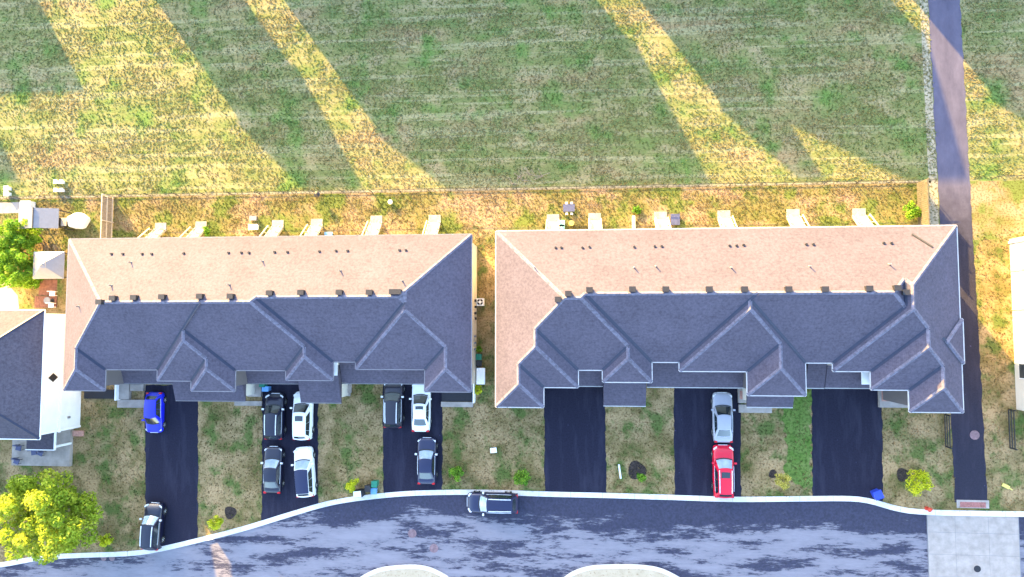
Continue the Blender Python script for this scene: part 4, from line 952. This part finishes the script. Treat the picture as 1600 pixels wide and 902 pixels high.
bmx = bmesh.new(); bmesh.ops.create_uvsphere(bmx, u_segments=16, v_segments=10, radius=0.24); bmesh.ops.translate(bmx, verts=bmx.verts, vec=(0, 0, 0.24)); me = bpy.data.meshes.new('shell'); bmx.to_mesh(me); me.materials.append(M_['white']); me.polygons.foreach_set('use_smooth', [True]*len(me.polygons)); o = bpy.data.objects.new('shell', me); COL.objects.link(o); o.parent = bl_
G().cyl((0, 0, 0.47), 0.05, 0.04, 0.012, 10).o('valve', 'greymetal', bl_)
x, y = P(889, 325, 0.7); dt = thing('patio_table', 'dark blue garden table in the right block yard', 'table', (x, y, 0)); G().box(-0.55, -0.36, 0.68, 0.55, 0.36, 0.73).o('table_top', 'navy', dt)
for sx in (-0.5, 0.44):
    for sy in (-0.32, 0.26): G().box(sx, sy, 0, sx+0.06, sy+0.06, 0.68).o('leg', 'steel', dt)
for k, (dx, dy, w) in enumerate(((-0.24, 0.52, 'upper left'), (0.26, 0.52, 'upper right'), (-0.24, -0.52, 'lower left'), (0.26, -0.52, 'lower right'))):
    c = thing('garden_stool', 'small white seat at the %s side of the blue garden table' % w, 'stool', (x+dx, y+dy, 0)); G().box(-0.12, -0.1, 0.4, 0.12, 0.1, 0.45).o('seat', 'white', c)
    for sx in (-0.11, 0.08):
        for sy in (-0.09, 0.06): G().box(sx, sy, 0, sx+0.03, sy+0.03, 0.4).o('leg', 'white', c)
x, y = P(497, 305, 0.4); kb = thing('kettle_grill', 'round black kettle grill by the chain link fence', 'barbecue', (x, y, 0)); G().cyl((0, 0, 0.55), 0.18, 0.32, 0.2, 16).o('bowl', 'dark', kb); G().cyl((0, 0, 0.755), 0.32, 0.08, 0.18, 16).o('lid', 'dark', kb)
for k in range(3): a = k*2.1; G().bar((0.3*math.cos(a), 0.3*math.sin(a), 0), (0.12*math.cos(a), 0.12*math.sin(a), 0.56), 0.03, 0.03).o('leg', 'steel', kb)
for px, py, lab in ((86, 284, 'upper left'), (95, 284, 'upper right'), (86, 297, 'lower left'), (95, 297, 'lower right')):
    boxthing('white_marker', px, py, 0.34, 0.34, 0.4, 'white', '%s of four small white boxes above the left garden fence' % lab, 'marker')
for px, py, lab in ((9, 294, 'upper'), (9, 303, 'lower')): boxthing('white_marker', px, py, 0.5, 0.4, 0.5, 'white', '%s small white box at the left edge by the fence' % lab, 'marker')
x, y = P(750, 472, 0.8); ac = thing('air_conditioner', 'white air conditioner with round fan beside the left block wall', 'air conditioner', (x, y, 0)); G().box(-0.36, -0.36, 0.05, 0.36, 0.36, 0.75).o('casing', 'white', ac); G().cyl((0, 0, 0.75), 0.3, 0.3, 0.03, 20).o('fan_guard', 'dark', ac); G().cyl((0, 0, 0.785), 0.12, 0.1, 0.02, 12).o('fan_hub', 'white', ac)
for k in range(4): a = k*math.pi/2; G().bar((0.11*math.cos(a), 0.11*math.sin(a), 0.795), (0.3*math.cos(a), 0.3*math.sin(a), 0.795), 0.07, 0.015).o('fan_blade', 'white', ac)
x, y = P(1451, 796, 0.4); hy_ = thing('fire_hydrant', 'red hydrant at the corner of the concrete crossing', 'hydrant', (x, y, 0)); G().cyl((0, 0, 0), 0.16, 0.15, 0.6, 14).o('barrel', 'redpl', hy_); G().cyl((0, 0, 0.6), 0.2, 0.06, 0.22, 14).o('bonnet', 'redpl', hy_); G().bar((-0.3, 0, 0.42), (0.3, 0, 0.42), 0.14, 0.14).o('outlet', 'redpl', hy_)
a = P(967, 726, 0.1); b = P(970, 748, 0.1); sg = thing('white_plank', 'thin white plank lying on the lawn near a mulch ring', 'plank', (a[0], a[1], 0)); G().bar((0, 0, 0.06), (b[0]-a[0], b[1]-a[1], 0.06), 0.16, 0.1).o('board', 'white', sg); G().bar((0.05, -0.02, 0.14), (b[0]-a[0]-0.05, b[1]-a[1]+0.02, 0.14), 0.05, 0.05).o('lip', 'white', sg)
a = P(1566, 757, 0.05); b = P(1582, 766, 0.05); sg = thing('yellow_stick', 'pale yellow broken board lying right of the footpath', 'board', (a[0], a[1], 0)); G().bar((0, 0, 0.05), (0.6, -0.3, 0.05), 0.3, 0.06).o('board', 'yellow', sg); G().bar((0.5, -0.25, 0.05), (b[0]-a[0], b[1]-a[1], 0.05), 0.1, 0.05).o('splinter', 'yellow', sg)
# ------------------------------------------------------------------ grass
def tufts(name, n, x0, x1, y0, y1, mat, hmin, hmax, seed, sc):
    r = np.random.default_rng(seed); x = r.uniform(x0, x1, n); y = r.uniform(y0, y1, n)
    keep = np.ones(n, bool)
    for p in NOGRASS: keep &= ~pip(p, x, y)
    fx = np.sin(x*0.55+1.3*np.sin(y*0.8))+np.sin(y*1.1+0.9*np.sin(x*0.35+2))+0.7*np.sin(x*1.9+y*1.4)
    keep &= r.random(n) < np.clip(0.62+0.2*fx, 0.15, 1)
    x = x[keep]; y = y[keep]; fx = fx[keep]; n = len(x); B = 5
    V = np.zeros((n, B, 3, 3)); ang = r.uniform(0, 6.28, (n, B)); h = r.uniform(hmin, hmax, (n, 1))*r.uniform(0.6, 1.1, (n, B)); w = sc*r.uniform(0.5, 1.0, (n, B))
    ox = r.normal(0, sc*0.6, (n, B)); oy = r.normal(0, sc*0.6, (n, B)); ln = r.uniform(0.3, 1.0, (n, B))*h
    bx_ = x[:, None]+ox; by_ = y[:, None]+oy
    V[:, :, 0, 0] = bx_-np.sin(ang)*w; V[:, :, 0, 1] = by_+np.cos(ang)*w; V[:, :, 1, 0] = bx_+np.sin(ang)*w; V[:, :, 1, 1] = by_-np.cos(ang)*w
    V[:, :, 2, 0] = bx_+np.cos(ang)*ln; V[:, :, 2, 1] = by_+np.sin(ang)*ln; V[:, :, 2, 2] = h
    T = np.clip(0.5+0.17*fx[:, None]+r.normal(0, 0.16, (n, B)), 0, 1); T = np.repeat(T.reshape(-1), 3)
    vv = V.reshape(-1, 3); nf = n*B
    me = bpy.data.meshes.new(name); me.vertices.add(len(vv)); me.vertices.foreach_set('co', vv.ravel()); me.loops.add(nf*3); me.polygons.add(nf)
    me.loops.foreach_set('vertex_index', np.arange(nf*3)); me.polygons.foreach_set('loop_start', np.arange(0, nf*3, 3)); me.update(calc_edges=True)
    at = me.attributes.new('tint', 'FLOAT', 'POINT'); at.data.foreach_set('value', T); me.materials.append(M_[mat])
    o = bpy.data.objects.new(name, me); COL.objects.link(o); return o
tag(tufts('field_grass', 105000, -66, 48, FENCE_Y+0.2, 37, 'blade_field', 0.05, 0.13, 11, 0.055), 'rough mown grass covering the open field', 'grass', kind='stuff')
tag(tufts('yard_grass', 22000, -62, 33, 7.5, FENCE_Y-0.1, 'blade_yard', 0.04, 0.1, 12, 0.055), 'yellowing grass in the sunlit back yards', 'grass', kind='stuff')
tag(tufts('lawn_grass', 45000, -62, 48, -24, 9, 'blade_lawn', 0.04, 0.1, 13, 0.055), 'dry patchy grass on the front lawns and verges', 'grass', kind='stuff')
